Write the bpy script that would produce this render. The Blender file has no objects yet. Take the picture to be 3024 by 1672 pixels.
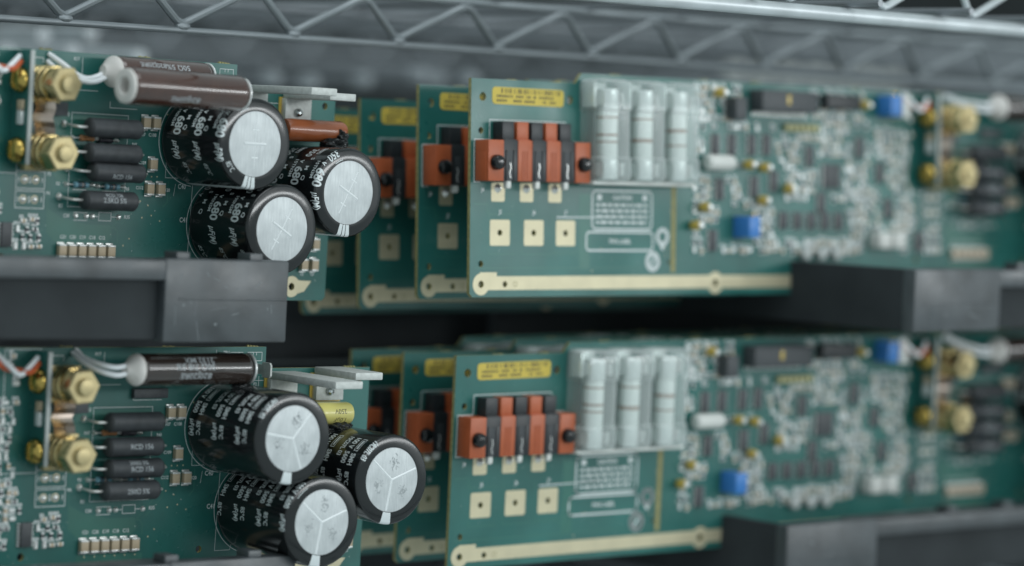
import bpy, bmesh, math, random
from mathutils import Matrix, Vector
rad = math.radians
S = 0.001                       # everything below is written in millimetres
OFF = Vector((0, 0, 1.3))       # camera height above the room floor
sc = bpy.context.scene
COL = sc.collection

# ------------------------------------------------------------------ camera, world, lamps, exposure
def rot3(yaw, pitch, roll):
    return (Matrix.Rotation(rad(yaw), 3, 'Z') @ Matrix.Rotation(rad(pitch), 3, 'X') @ Matrix.Rotation(rad(roll), 3, 'Y'))

cam_d = bpy.data.cameras.new('camera')
cam = bpy.data.objects.new('camera', cam_d); COL.objects.link(cam)
RC = rot3(-41.0284, -2.51466, -2.32519)
c0, c1, c2 = RC.col[0], RC.col[1], RC.col[2]
cam.matrix_world = Matrix.Translation(OFF) @ Matrix((c0, c2, -c1)).transposed().to_4x4()
cam_d.sensor_width = 36; cam_d.sensor_fit = 'HORIZONTAL'
cam_d.lens = 9055.05 / 3024 * 36
cam_d.clip_start = 0.05; cam_d.clip_end = 50
cam_d.dof.use_dof = True
cam_d.dof.focus_distance = 1.180
cam_d.dof.aperture_fstop = 4.1
cam_d.dof.aperture_blades = 0
sc.camera = cam

wd = bpy.data.worlds.new('World'); sc.world = wd; wd.use_nodes = True
wd.node_tree.nodes['Background'].inputs[0].default_value = (0.80, 0.96, 0.99, 1)
wd.node_tree.nodes['Background'].inputs[1].default_value = 0.56

def lamp(name, loc, target, sx, sy, power, col=(1, 1, 1)):
    d = bpy.data.lights.new(name, 'AREA'); d.shape = 'RECTANGLE'; d.size = sx; d.size_y = sy
    d.energy = power; d.color = col
    o = bpy.data.objects.new(name, d); COL.objects.link(o)
    p = Vector(loc) * S + OFF; t = Vector(target) * S + OFF
    o.location = p; o.rotation_euler = (t - p).to_track_quat('-Z', 'Y').to_euler()
    return o
lamp('ceiling_panel', (500, 150, 1500), (800, 950, -50), 1.6, 1.0, 12, (0.93, 0.98, 1.0))
lamp('side_panel', (2350, -420, 190), (900, 950, 0), 1.0, 0.95, 2.0, (0.93, 0.98, 1.0))
lamp('tube_lamp', (1700, -700, 210), (800, 950, 0), 1.8, 0.12, 8.5, (0.95, 0.99, 1.0))
lamp('front_fill', (1300, -1000, 650), (800, 950, -50), 1.6, 1.0, 5.5, (0.95, 0.99, 1.0))  # added fill light, gives the metal parts brighter reflections

sc.view_settings.view_transform = 'Standard'; sc.view_settings.look = 'None'
sc.view_settings.exposure = 0.0; sc.view_settings.gamma = 1.0
sc.render.engine = 'CYCLES'
sc.cycles.max_bounces = 8; sc.cycles.transparent_max_bounces = 16

# ------------------------------------------------------------------ materials
MATS = {}
def mat(name, col, rough=0.5, metal=0.0, spec=0.5, var=0.0, vscale=200.0, bump=0.0, bscale=400.0, coat=0.0, col2=None, trans=0.0, rvar=0.0):
    m = bpy.data.materials.new(name); m.use_nodes = True
    nt = m.node_tree; N = nt.nodes; L = nt.links
    b = N['Principled BSDF']
    b.inputs['Base Color'].default_value = (*col, 1)
    b.inputs['Roughness'].default_value = rough
    b.inputs['Metallic'].default_value = metal
    b.inputs['Specular IOR Level'].default_value = spec
    b.inputs['Coat Weight'].default_value = coat
    b.inputs['Coat Roughness'].default_value = 0.045
    if var or bump or rvar:
        tc = N.new('ShaderNodeTexCoord')
    if var:
        n = N.new('ShaderNodeTexNoise'); n.inputs['Scale'].default_value = vscale; n.inputs['Detail'].default_value = 5
        L.new(tc.outputs['Object'], n.inputs['Vector'])
        r = N.new('ShaderNodeValToRGB')
        c2 = col2 or tuple(min(1, c * (1 + var)) for c in col)
        cl = tuple(c * (1 - var) for c in col)
        r.color_ramp.elements[0].position = 0.3; r.color_ramp.elements[1].position = 0.72
        r.color_ramp.elements[0].color = (*cl, 1); r.color_ramp.elements[1].color = (*c2, 1)
        L.new(n.outputs['Fac'], r.inputs['Fac']); L.new(r.outputs['Color'], b.inputs['Base Color'])
    if rvar:
        n3 = N.new('ShaderNodeTexNoise'); n3.inputs['Scale'].default_value = vscale * 0.6; n3.inputs['Detail'].default_value = 6
        L.new(tc.outputs['Object'], n3.inputs['Vector'])
        mr = N.new('ShaderNodeMapRange'); mr.inputs['To Min'].default_value = max(0, rough - rvar); mr.inputs['To Max'].default_value = rough + rvar
        mr.inputs['From Min'].default_value = 0.3; mr.inputs['From Max'].default_value = 0.7
        L.new(n3.outputs['Fac'], mr.inputs['Value']); L.new(mr.outputs['Result'], b.inputs['Roughness'])
    if bump:
        n2 = N.new('ShaderNodeTexNoise'); n2.inputs['Scale'].default_value = bscale; n2.inputs['Detail'].default_value = 4
        L.new(tc.outputs['Object'], n2.inputs['Vector'])
        bp = N.new('ShaderNodeBump'); bp.inputs['Strength'].default_value = bump; bp.inputs['Distance'].default_value = 0.0003
        L.new(n2.outputs['Fac'], bp.inputs['Height']); L.new(bp.outputs['Normal'], b.inputs['Normal'])
    MATS[name] = m
    return m

mat('solder_mask', (0.021, 0.128, 0.112), 0.36, var=0.22, vscale=34, spec=0.55, rvar=0.13, bump=0.06, bscale=900)
mat('mask_over_copper', (0.034, 0.156, 0.124), 0.36, var=0.12, vscale=60, spec=0.55)
mat('fr4_edge', (0.30, 0.27, 0.11), 0.7, var=0.3, vscale=600)
mat('gold_plating', (0.60, 0.54, 0.37), 0.45, metal=0.35, var=0.06, vscale=120)
mat('silkscreen', (0.68, 0.72, 0.72), 0.6)
mat('black_sleeve', (0.010, 0.012, 0.013), 0.16, spec=0.55, rvar=0.05, vscale=90, bump=0.05, bscale=260)
mat('scored_highlight', (0.80, 0.83, 0.84), 0.38, metal=0.2)  # vent score lines, their bright highlights put into the colour
mat('white_print', (0.66, 0.71, 0.72), 0.45)
mat('grey_print', (0.40, 0.43, 0.45), 0.5)
mat('resistor_coating', (0.042, 0.047, 0.052), 0.55, var=0.25, vscale=300, bump=0.25, bscale=1400)
mat('tinned_wire', (0.78, 0.78, 0.76), 0.28, metal=0.55)
mat('solder', (0.76, 0.76, 0.74), 0.28, metal=0.6, var=0.1, vscale=600)
mat('tan_ceramic', (0.50, 0.40, 0.275), 0.5, var=0.06, vscale=300)
mat('tan_ceramic_side', (0.22, 0.15, 0.085), 0.55)
mat('tin_end', (0.78, 0.79, 0.78), 0.30, metal=0.35, var=0.1, vscale=900)
mat('brown_enamel', (0.060, 0.025, 0.017), 0.16, spec=0.5, coat=1.0, bump=0.03, bscale=140, var=0.2, vscale=120)
mat('dark_enamel', (0.030, 0.020, 0.016), 0.14, spec=0.5, coat=1.0, bump=0.03, bscale=140, var=0.2, vscale=120)
mat('ceramic', (0.68, 0.65, 0.62), 0.6, var=0.06, vscale=200)
mat('brass', (0.62, 0.50, 0.25), 0.28, metal=1.0, var=0.10, vscale=160, rvar=0.08)
mat('brass_face', (0.52, 0.43, 0.235), 0.46, metal=0.7, var=0.06, vscale=300)
mat('yellow_brass', (0.50, 0.36, 0.10), 0.22, metal=1.0, rvar=0.08, vscale=250)
mat('copper', (0.60, 0.49, 0.42), 0.30, metal=1.0)
mat('cast_aluminium', (0.56, 0.58, 0.56), 0.55, metal=0.2, var=0.12, vscale=500, bump=0.25, bscale=1800)
mat('screw_steel', (0.55, 0.58, 0.58), 0.22, metal=1.0)
mat('orange_wrap', (0.30, 0.085, 0.030), 0.24, spec=0.5, coat=0.4, var=0.12, vscale=90)
mat('yellow_wrap', (0.70, 0.63, 0.20), 0.30, spec=0.5, coat=0.3, var=0.05, vscale=90)
mat('black_glue', (0.014, 0.016, 0.017), 0.25, spec=0.5, bump=0.9, bscale=520)
mat('red_plastic', (0.43, 0.100, 0.036), 0.42, var=0.08, vscale=160, bump=0.05)
mat('black_plastic', (0.022, 0.025, 0.028), 0.42, var=0.15, vscale=160)
mat('black_gloss', (0.010, 0.011, 0.012), 0.12)
mat('label_yellow', (0.62, 0.47, 0.075), 0.55, var=0.05, vscale=120)
mat('label_ink', (0.10, 0.085, 0.04), 0.6)
mat('blue_plastic', (0.045, 0.20, 0.54), 0.38)
mat('ic_black', (0.060, 0.066, 0.072), 0.5, var=0.15, vscale=600)
mat('white_plastic', (0.66, 0.67, 0.64), 0.45)
mat('white_insulation', (0.82, 0.84, 0.86), 0.45)
mat('orange_insulation', (0.52, 0.10, 0.03), 0.42)
mat('tantalum_yellow', (0.56, 0.40, 0.08), 0.28, coat=0.4)
mat('pale_yellow', (0.46, 0.43, 0.22), 0.5)
mat('recess_black', (0.012, 0.014, 0.015), 0.8, spec=0.1)
mat('fuse_ceramic', (0.78, 0.79, 0.77), 0.35)
mat('fuse_band', (0.30, 0.17, 0.11), 0.5)
mat('wire_glint', (0.34, 0.37, 0.39), 0.4)  # pale tone standing in for glints on the rear wire ends
mat('chrome', (0.31, 0.34, 0.36), 0.45, metal=0.5, var=0.10, vscale=40)
mat('galvanised', (0.26, 0.28, 0.30), 0.42, metal=0.5, var=0.12, vscale=40)
mat('rail_zinc', (0.56, 0.60, 0.62), 0.42, metal=0.4, var=0.15, vscale=60)
mat('bright_chrome', (0.75, 0.78, 0.80), 0.25, metal=1.0)
mat('rack_shaded', (0.030, 0.035, 0.038), 0.7, spec=0.2, var=0.2, vscale=40)  # darker copy of the rack plastic, shade put into the colour
mat('scuff_and_glare', (0.16, 0.18, 0.19), 0.6)
mat('rack_plastic', (0.052, 0.060, 0.066), 0.42, var=0.35, vscale=70, rvar=0.14, bump=0.14, bscale=420, spec=0.75)
mat('screw_edge', (0.46, 0.49, 0.48), 0.5)
mat('blue_body', (0.16, 0.34, 0.42), 0.4)
mat('dark_band', (0.03, 0.03, 0.04), 0.5)
mat('amber_body', (0.36, 0.17, 0.07), 0.35)
mat('pencil_mark', (0.34, 0.37, 0.38), 0.6)
mat('backdrop', (0.018, 0.022, 0.023), 0.9, var=0.35, vscale=3)
def brushed_end():
    m = mat('can_end', (0.52, 0.55, 0.56), 0.46, metal=0.22)
    nt = m.node_tree; N = nt.nodes; L = nt.links; b = N['Principled BSDF']
    tc = N.new('ShaderNodeTexCoord'); mp = N.new('ShaderNodeMapping'); mp.inputs['Scale'].default_value = (900, 60, 60); mp.inputs['Rotation'].default_value = (0, 0.6, 0)
    n = N.new('ShaderNodeTexNoise'); n.inputs['Scale'].default_value = 3; n.inputs['Detail'].default_value = 6
    n2 = N.new('ShaderNodeTexNoise'); n2.inputs['Scale'].default_value = 170; n2.inputs['Detail'].default_value = 5
    L.new(tc.outputs['Object'], mp.inputs['Vector']); L.new(mp.outputs['Vector'], n.inputs['Vector']); L.new(tc.outputs['Object'], n2.inputs['Vector'])
    mx = N.new('ShaderNodeMath'); mx.operation = 'MULTIPLY'; L.new(n.outputs['Fac'], mx.inputs[0]); L.new(n2.outputs['Fac'], mx.inputs[1])
    r = N.new('ShaderNodeValToRGB'); r.color_ramp.elements[0].position = 0.12; r.color_ramp.elements[1].position = 0.42
    r.color_ramp.elements[0].color = (0.46, 0.49, 0.50, 1); r.color_ramp.elements[1].color = (0.62, 0.65, 0.66, 1)
    L.new(mx.outputs[0], r.inputs['Fac']); L.new(r.outputs['Color'], b.inputs['Base Color'])
    bp = N.new('ShaderNodeBump'); bp.inputs['Strength'].default_value = 0.25; bp.inputs['Distance'].default_value = 0.0003
    L.new(n.outputs['Fac'], bp.inputs['Height']); L.new(bp.outputs['Normal'], b.inputs['Normal'])
brushed_end()
def clear_plastic():
    m = bpy.data.materials.new('clear_plastic'); m.use_nodes = True
    nt = m.node_tree; N = nt.nodes; L = nt.links; N.clear()
    out = N.new('ShaderNodeOutputMaterial'); tr = N.new('ShaderNodeBsdfTransparent')
    tr.inputs[0].default_value = (0.90, 0.95, 0.94, 1)
    df = N.new('ShaderNodeBsdfPrincipled'); df.inputs['Base Color'].default_value = (0.82, 0.86, 0.85, 1)
    df.inputs['Roughness'].default_value = 0.07; df.inputs['Specular IOR Level'].default_value = 0.6
    lw = N.new('ShaderNodeLayerWeight'); lw.inputs[0].default_value = 0.35
    mr = N.new('ShaderNodeMapRange'); mr.inputs['To Min'].default_value = 0.09; mr.inputs['To Max'].default_value = 0.95
    mx = N.new('ShaderNodeMixShader')
    L.new(lw.outputs['Facing'], mr.inputs['Value']); L.new(mr.outputs['Result'], mx.inputs[0])
    L.new(tr.outputs[0], mx.inputs[1]); L.new(df.outputs[0], mx.inputs[2]); L.new(mx.outputs[0], out.inputs[0])
    MATS['clear_plastic'] = m
clear_plastic()

# ------------------------------------------------------------------ mesh builder (local frame: x = along board, y = -(height off board), z = up)
class MB:
    def __init__(s): s.v = []; s.f = []; s.m = []; s.mats = []
    def mi(s, name):
        if name not in s.mats: s.mats.append(name)
        return s.mats.index(name)
    def add(s, verts, faces, m):
        o = len(s.v); s.v += [tuple(p) for p in verts]
        k = s.mi(m)
        for f in faces: s.f.append([i + o for i in f]); s.m.append(k)
    def box(s, x0, x1, y0, y1, z0, z1, m, ch=0.0):
        if ch <= 0:
            v = [(x, y, z) for x in (x0, x1) for y in (y0, y1) for z in (z0, z1)]
            s.add(v, [(0, 1, 3, 2), (4, 6, 7, 5), (0, 4, 5, 1), (2, 3, 7, 6), (0, 2, 6, 4), (1, 5, 7, 3)], m); return
        bm = bmesh.new(); bmesh.ops.create_cube(bm, size=1)
        for p in bm.verts:
            p.co = ((x0 + x1) / 2 + p.co.x * (x1 - x0), (y0 + y1) / 2 + p.co.y * (y1 - y0), (z0 + z1) / 2 + p.co.z * (z1 - z0))
        bmesh.ops.bevel(bm, geom=bm.edges[:], offset=ch, segments=2, affect='EDGES', profile=0.5)
        s.bm(bm, m)
    def bm(s, bm, m):
        bm.verts.index_update(); s.add([p.co[:] for p in bm.verts], [[p.index for p in f.verts] for f in bm.faces], m); bm.free()
    def lathe(s, prof, org, axis, m, seg=20, a0=0.0, closed=True):
        # prof: list of (radius, distance along axis)
        ax = Vector(axis).normalized(); o = Vector(org)
        e1 = ax.orthogonal().normalized(); e2 = ax.cross(e1)
        vs = []; fs = []; rings = []
        for r, d in prof:
            if r < 1e-6:
                rings.append([len(vs)]); vs.append(o + ax * d)
            else:
                k = len(vs)
                for i in range(seg):
                    a = a0 + 2 * math.pi * i / seg
                    vs.append(o + ax * d + (e1 * math.cos(a) + e2 * math.sin(a)) * r)
                rings.append(list(range(k, k + seg)))
        for a, b in zip(rings, rings[1:]):
            for i in range(seg):
                j = (i + 1) % seg
                q = [a[i % len(a)], a[j % len(a)], b[j % len(b)], b[i % len(b)]]
                q2 = []
                for t in q:
                    if t not in q2: q2.append(t)
                if len(q2) > 2: fs.append(q2)
        s.add(vs, fs, m)
    def tube(s, pts, r, m, seg=8, sub=6):
        P = [Vector(p) for p in pts]
        if len(P) > 2 and sub > 1:      # Catmull-Rom smoothing
            Q = []
            E = [P[0] * 2 - P[1]] + P + [P[-1] * 2 - P[-2]]
            for i in range(1, len(E) - 2):
                for k in range(sub):
                    t = k / sub; a, b, c, d = E[i - 1:i + 3]
                    Q.append(0.5 * ((2 * b) + (c - a) * t + (2 * a - 5 * b + 4 * c - d) * t * t + (3 * b - a - 3 * c + d) * t ** 3))
            Q.append(P[-1]); P = Q
        vs = []; fs = []; e = None
        for i, p in enumerate(P):
            d = (P[min(i + 1, len(P) - 1)] - P[max(i - 1, 0)]).normalized()
            if e is None: e = d.orthogonal().normalized()
            e = (e - d * e.dot(d)).normalized(); g = d.cross(e)
            for k in range(seg):
                a = 2 * math.pi * k / seg; vs.append(p + (e * math.cos(a) + g * math.sin(a)) * r)
        for i in range(len(P) - 1):
            for k in range(seg):
                k2 = (k + 1) % seg; fs.append((i * seg + k, i * seg + k2, (i + 1) * seg + k2, (i + 1) * seg + k))
        fs.append(list(range(seg))[::-1]); n = (len(P) - 1) * seg; fs.append([n + k for k in range(seg)])
        s.add(vs, fs, m)
    def line(s, pts, wd, m, w=0.06, closed=False):
        # flat printed stroke on the board face: rectangles along a polyline in (x, z)
        pts = list(pts) + ([pts[0]] if closed else [])
        for (ax, az), (bx, bz) in zip(pts, pts[1:]):
            d = math.hypot(bx - ax, bz - az)
            if d < 1e-6: continue
            ux, uz = (bx - ax) / d * wd / 2, (bz - az) / d * wd / 2
            s.add([(ax - ux + uz, -w, az - uz - ux), (bx + ux + uz, -w, bz + uz - ux), (bx + ux - uz, -w, bz + uz + ux), (ax - ux - uz, -w, az - uz + ux)], [(0, 1, 2, 3)], m)
    def rect(s, x0, x1, z0, z1, m, w=0.06): s.add([(x0, -w, z0), (x1, -w, z0), (x1, -w, z1), (x0, -w, z1)], [(0, 1, 2, 3)], m)
    def arc(s, cx, cz, r, a0, a1, wd, m, w=0.06, n=24):
        s.line([(cx + r * math.cos(rad(a0 + (a1 - a0) * i / n)), cz + r * math.sin(rad(a0 + (a1 - a0) * i / n))) for i in range(n + 1)], wd, m, w)
    def mesh(s, name, sharp=35):
        me = bpy.data.meshes.new(name)
        me.from_pydata([(a * S, b * S, c * S) for a, b, c in s.v], [], s.f)
        for k in s.mats: me.materials.append(MATS[k])
        me.polygons.foreach_set('material_index', s.m)
        me.polygons.foreach_set('use_smooth', [True] * len(s.f))
        bm = bmesh.new(); bm.from_mesh(me); bmesh.ops.recalc_face_normals(bm, faces=bm.faces[:]); bm.to_mesh(me); bm.free()
        me.set_sharp_from_angle(angle=rad(sharp))
        me.update()
        return me

def rrect(x0, x1, z0, z1, r, n=5):
    o = []
    for cx, cz, a in ((x1 - r, z1 - r, 0), (x0 + r, z1 - r, 90), (x0 + r, z0 + r, 180), (x1 - r, z0 + r, 270)):
        for i in range(n + 1): o.append((cx + r * math.cos(rad(a + 90 * i / n)), cz + r * math.sin(rad(a + 90 * i / n))))
    return o
def circ(cx, cz, r, n=20): return [(cx + r * math.cos(2 * math.pi * i / n), cz + r * math.sin(2 * math.pi * i / n)) for i in range(n)]

def flat_with_holes(loops):
    """triangulated 2D region bounded by loops (outer first, then holes) -> verts, faces"""
    cu = bpy.data.curves.new('tmp', 'CURVE'); cu.dimensions = '2D'; cu.fill_mode = 'BOTH'
    for lp in loops:
        sp = cu.splines.new('POLY'); sp.points.add(len(lp) - 1); sp.use_cyclic_u = True
        for p, (x, y) in zip(sp.points, lp): p.co = (x, y, 0, 1)
    ob = bpy.data.objects.new('tmp', cu); COL.objects.link(ob)
    me = bpy.data.meshes.new_from_object(ob.evaluated_get(bpy.context.evaluated_depsgraph_get()))
    bm = bmesh.new(); bm.from_mesh(me); bmesh.ops.remove_doubles(bm, verts=bm.verts[:], dist=1e-5)
    bm.verts.index_update()
    r = ([p.co[:2] for p in bm.verts], [[p.index for p in f.verts] for f in bm.faces]); bm.free()
    bpy.data.objects.remove(ob); bpy.data.meshes.remove(me); bpy.data.curves.remove(cu)
    return r
def plate(mb, loops, y0, y1, m, medge=None):
    """sheet with holes between depth y0 (front) and y1 (back)"""
    v, f = flat_with_holes(loops)
    mb.add([(x, y0, z) for x, z in v], f, m)
    if y1 is None: return
    mb.add([(x, y1, z) for x, z in v], [q[::-1] for q in f], m)
    for lp in loops:
        n = len(lp); vs = [(x, y0, z) for x, z in lp] + [(x, y1, z) for x, z in lp]
        mb.add(vs, [(i, (i + 1) % n, n + (i + 1) % n, n + i) for i in range(n)], medge or m)

TXT = {}
def text2d(t, h, bold=0.0, sx=1.0, shear=0.0):
    """verts, faces of a string; capital height h, starts at x=0, baseline y=0"""
    key = (t, bold, shear)
    if key not in TXT:
        cu = bpy.data.curves.new('tmp', 'FONT'); cu.body = t; cu.size = 1; cu.resolution_u = 3; cu.offset = bold; cu.shear = shear
        cu.fill_mode = 'FRONT'
        ob = bpy.data.objects.new('tmp', cu); COL.objects.link(ob)
        me = bpy.data.meshes.new_from_object(ob.evaluated_get(bpy.context.evaluated_depsgraph_get()))
        TXT[key] = ([p.co[:2] for p in me.vertices], [list(p.vertices) for p in me.polygons])
        bpy.data.objects.remove(ob); bpy.data.meshes.remove(me); bpy.data.curves.remove(cu)
    v, f = TXT[key]; k = h / 0.70
    return [(x * k * sx, y * k) for x, y in v], f
def put_text(mb, t, x, z, h, m, w=0.07, ang=0, centre=True, bold=0.02, sx=0.9):
    v, f = text2d(t, h, bold, sx)
    if not v: return
    cx = (min(p[0] for p in v) + max(p[0] for p in v)) / 2 if centre else 0
    cz = h / 2 if centre else 0
    ca, sa = math.cos(rad(ang)), math.sin(rad(ang))
    mb.add([(x + (a - cx) * ca - (b - cz) * sa, -w, z + (a - cx) * sa + (b - cz) * ca) for a, b in v], f, m)

def wrapped(mb, v, f, fold, m, step=1.1, extra=()):
    """slice a flat print (v: (x, y)) and push every vertex through fold(x, y) -> 3D"""
    bm = bmesh.new(); vs = [bm.verts.new((a, b, 0)) for a, b in v]
    for q in f:
        try: bm.faces.new([vs[i] for i in q])
        except ValueError: pass
    xs = [a for a, b in v]; x = math.floor(min(xs) / step) * step
    while x < max(xs):
        bmesh.ops.bisect_plane(bm, geom=bm.verts[:] + bm.edges[:] + bm.faces[:], plane_co=(x, 0, 0), plane_no=(1, 0, 0)); x += step
    for y in extra:
        bmesh.ops.bisect_plane(bm, geom=bm.verts[:] + bm.edges[:] + bm.faces[:], plane_co=(0, y, 0), plane_no=(0, 1, 0))
    for p in bm.verts: p.co = fold(p.co.x, p.co.y)
    mb.bm(bm, m)

# ------------------------------------------------------------------ objects
CACHE = {}
def part(name, build, parent, loc=(0, 0, 0), ry=0.0, key=None, label=None, kind=None):
    """mesh object under parent; build(mb) fills the mesh; meshes with the same key are shared"""
    me = CACHE.get(key) if key else None
    if me is None:
        mb = MB(); build(mb); me = mb.mesh(name)
        if key: CACHE[key] = me
    o = bpy.data.objects.new(name, me); COL.objects.link(o)
    o.parent = parent; o.location = Vector(loc) * S; o.rotation_euler = (0, ry, 0)
    if label: o['label'] = label
    if kind: o['kind'] = kind
    return o
def thing(name, label, cat, loc, R=None, group=None):
    o = bpy.data.objects.new(name, None); COL.objects.link(o); o.empty_display_size = 0.02
    o.location = Vector(loc) * S + OFF
    if R is not None: o.rotation_euler = R.to_euler()
    o['label'] = label; o['category'] = cat
    if group: o['group'] = group
    return o

VB = -87.2            # bottom edge of a board (v)
BL = 428.0            # board length (u)
VT = 4.4              # top edge (v)

# ------------------------------------------------------------------ big electrolytic capacitors
RCAP = 17.2; RD = 12.5
def capacitor(board, u, v, h, style, vent_ang=0.0, code='190N5M', stripe_ang=263, y0=5.0):
    def can(mb):
        mb.lathe([(0, 0.3), (RCAP - 1.0, 0.3), (RCAP - 0.2, 0.9), (RCAP, 1.8), (RCAP, h - 1.3), (RCAP - 0.12, h - 0.7), (RCAP - 0.45, h - 0.25), (RCAP - 1.0, h), (RD - 0.1, h + 0.05), (RD - 0.15, h - 0.5)],
                 (0, 0, 0), (0, -1, 0), 'black_sleeve', seg=72)
    c = part('capacitor', can, board, (u, 0, v - VB), key=('can', h))
    def disc(mb):
        mb.lathe([(RD, h - 0.45), (RD, h - 0.12), (RD - 0.3, h - 0.05), (0, h - 0.05)], (0, 0, 0), (0, -1, 0), 'can_end', seg=64)
    part('end_disc', disc, c, key=('disc', h))
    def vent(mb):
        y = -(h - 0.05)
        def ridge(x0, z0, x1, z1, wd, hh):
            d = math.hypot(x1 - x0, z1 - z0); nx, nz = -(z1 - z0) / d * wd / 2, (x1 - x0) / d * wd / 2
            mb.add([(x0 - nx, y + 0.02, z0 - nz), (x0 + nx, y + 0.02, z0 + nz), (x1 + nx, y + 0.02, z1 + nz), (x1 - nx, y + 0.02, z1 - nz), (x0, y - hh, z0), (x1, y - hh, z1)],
                   [(0, 3, 5, 4), (1, 4, 5, 2), (0, 4, 1), (3, 2, 5)], 'scored_highlight')
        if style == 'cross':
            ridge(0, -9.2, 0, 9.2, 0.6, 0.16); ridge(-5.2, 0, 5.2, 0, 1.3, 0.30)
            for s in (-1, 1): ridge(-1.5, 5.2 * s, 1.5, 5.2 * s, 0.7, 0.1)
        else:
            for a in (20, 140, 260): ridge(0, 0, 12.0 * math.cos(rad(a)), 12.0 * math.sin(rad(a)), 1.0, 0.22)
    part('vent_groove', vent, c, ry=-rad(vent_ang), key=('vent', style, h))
    rim = h - 0.7
    def fold(xx, yy):                      # xx: arc length from the top, anticlockwise; yy: height off the board
        a = math.pi / 2 + xx / RCAP
        if yy <= rim: r, w = RCAP + 0.035, yy
        else:
            t = yy - rim
            if t < 0.9: r, w = RCAP + 0.03 - t * 0.55 * (t / 0.9), rim + t * 0.85
            else: r, w = RCAP - 0.50 - (t - 0.9), h + 0.06
        return (r * math.cos(a), -w, r * math.sin(a))
    ex = (rim, rim + 0.3, rim + 0.6, rim + 0.9)
    def prints(mb):
        def T(t, x, y, hh, bold=0.02, sx=1.0, shear=0.0, gap=None):
            if gap:
                for i, chh in enumerate(t): T(chh, x + i * gap, y, hh, bold, sx, shear)
                return
            v_, f_ = text2d(t, hh, bold, sx, shear)
            v_ = [(x + a, y + b) for a, b in v_]
            if max(b for a, b in v_) > h + 3.9 or min(b for a, b in v_) < 0.4: return
            wrapped(mb, v_, f_, fold, 'white_print', extra=ex)
        def frame(x, y, wx, hy):
            t = 0.28
            for x0, x1, y0_, y1 in ((x, x + wx, y, y + t), (x, x + wx, y + hy - t, y + hy), (x, x + t, y + t, y + hy - t), (x + wx - t, x + wx, y + t, y + hy - t), (x + 0.9, x + wx - 0.9, y + hy * 0.34, y + hy * 0.66)):
                if y1 > h + 3.9 or y0_ < 0.4: return
                wrapped(mb, [(x0, y0_), (x1, y0_), (x1, y1), (x0, y1)], [(0, 1, 2, 3)], fold, 'white_print', extra=ex)
        y = y0
        if style == 'cross':
            while y < h + 2:
                T('350', 6.4, y + 0.6, 3.3, 0.02, 0.82); T('v', 14.2, y + 0.6, 2.9, 0.02, 0.85)
                T('680', 17.4, y, 4.4, 0.03, 0.82); T('µF(M)', 27.2, y + 0.3, 3.3, 0.02, 0.62, 0.25)
                T('SMQ', 12.6, y + 5.6, 1.9, 0.02, 1.0, gap=4.2); T(code, 13.8, y - 2.6, 1.8, 0.02, 0.88)
                frame(5.0, y + 5.4, 5.2, 2.1); T('85°C', 35.6, y + 4.0, 2.2, 0.0, 0.8, 0.2)
                y += 13.0
        else:
            while y < h + 2:
                T('19C07L 03', 8.4, y, 2.4, 0.03, 0.66); T('100 V', 8.4, y + 4.3, 2.7, 0.03, 0.68); T('5600', 16.0, y + 4.3, 2.7, 0.03, 0.66); T('µF(M)', 23.4, y + 4.2, 2.6, 0.025, 0.72, 0.1)
                frame(9.0, y + 8.6, 6.4, 2.5); T('SMH', 16.6, y + 8.6, 2.7, 0.03, 0.66); T('85°C', 24.0, y + 8.6, 2.4, 0.025, 0.72)
                y += 15.2
    part('print', prints, c, key=('print', style, h, code, y0))
    def stripe(mb):
        hw = 0.145 if style == 'cross' else 0.115
        cuts = [-hw, -hw * 0.36, -hw * 0.24, hw * 0.24, hw * 0.36, hw] if style == 'cross' else [-hw, hw]
        for a0, a1 in list(zip(cuts, cuts[1:]))[::2]:
            n = 4; vs = []; fs = []
            prof = [(RD + 0.05, h + 0.07), (RCAP - 1.0, h + 0.045), (RCAP - 0.42, h - 0.20), (RCAP - 0.09, h - 0.65), (RCAP + 0.035, h - 1.3), (RCAP + 0.035, 2.0)]
            for i in range(n + 1):
                a = rad(stripe_ang) + (a0 + (a1 - a0) * i / n) * 1.25
                for r, w in prof: vs.append((r * math.cos(a), -w, r * math.sin(a)))
            k = len(prof)
            for i in range(n):
                for j in range(k - 1): fs.append((i * k + j, i * k + j + 1, (i + 1) * k + j + 1, (i + 1) * k + j))
            mb.add(vs, fs, 'white_print')
    part('polarity_stripe', stripe, c, key=('stripe', style, h, stripe_ang))
    if style != 'cross':
        def marks(mb):
            rnd = random.Random(int(u))
            for k in range(3):
                a = rad(80 + 120 * k); cx, cz = 6.8 * math.cos(a), 6.8 * math.sin(a)
                for _ in range(30):
                    x, z = cx + rnd.gauss(0, 1.0), cz + rnd.gauss(0, 1.3)
                    mb.line([(x, z), (x + rnd.uniform(-.9, .9), z + rnd.uniform(-.5, 1.1))], rnd.uniform(0.08, 0.34), 'pencil_mark', w=h + 0.005)
        part('scuff', marks, c, key=('scuff', h, int(u)))
    return c

# ------------------------------------------------------------------ other components
def chip_cap(board, u, v, name='chip_capacitor', rz=0.0):
    def b(mb):
        mb.box(-1.65, 1.65, -2.35, -0.15, -1.75, 1.75, 'tan_ceramic', 0.14)
        for s in (-1, 1): mb.box(-1.68, 1.68, -2.40, -0.02, min(1.7 * s, 2.4 * s), max(1.7 * s, 2.4 * s), 'tin_end', 0.2)
        for s in (-1, 1): mb.box(-1.7, 1.7, -0.5, 0.0, min(2.3 * s, 3.1 * s), max(2.3 * s, 3.1 * s), 'solder', 0.22)
    return part(name, b, board, (u, 0, v - VB), key='chipcap')

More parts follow.
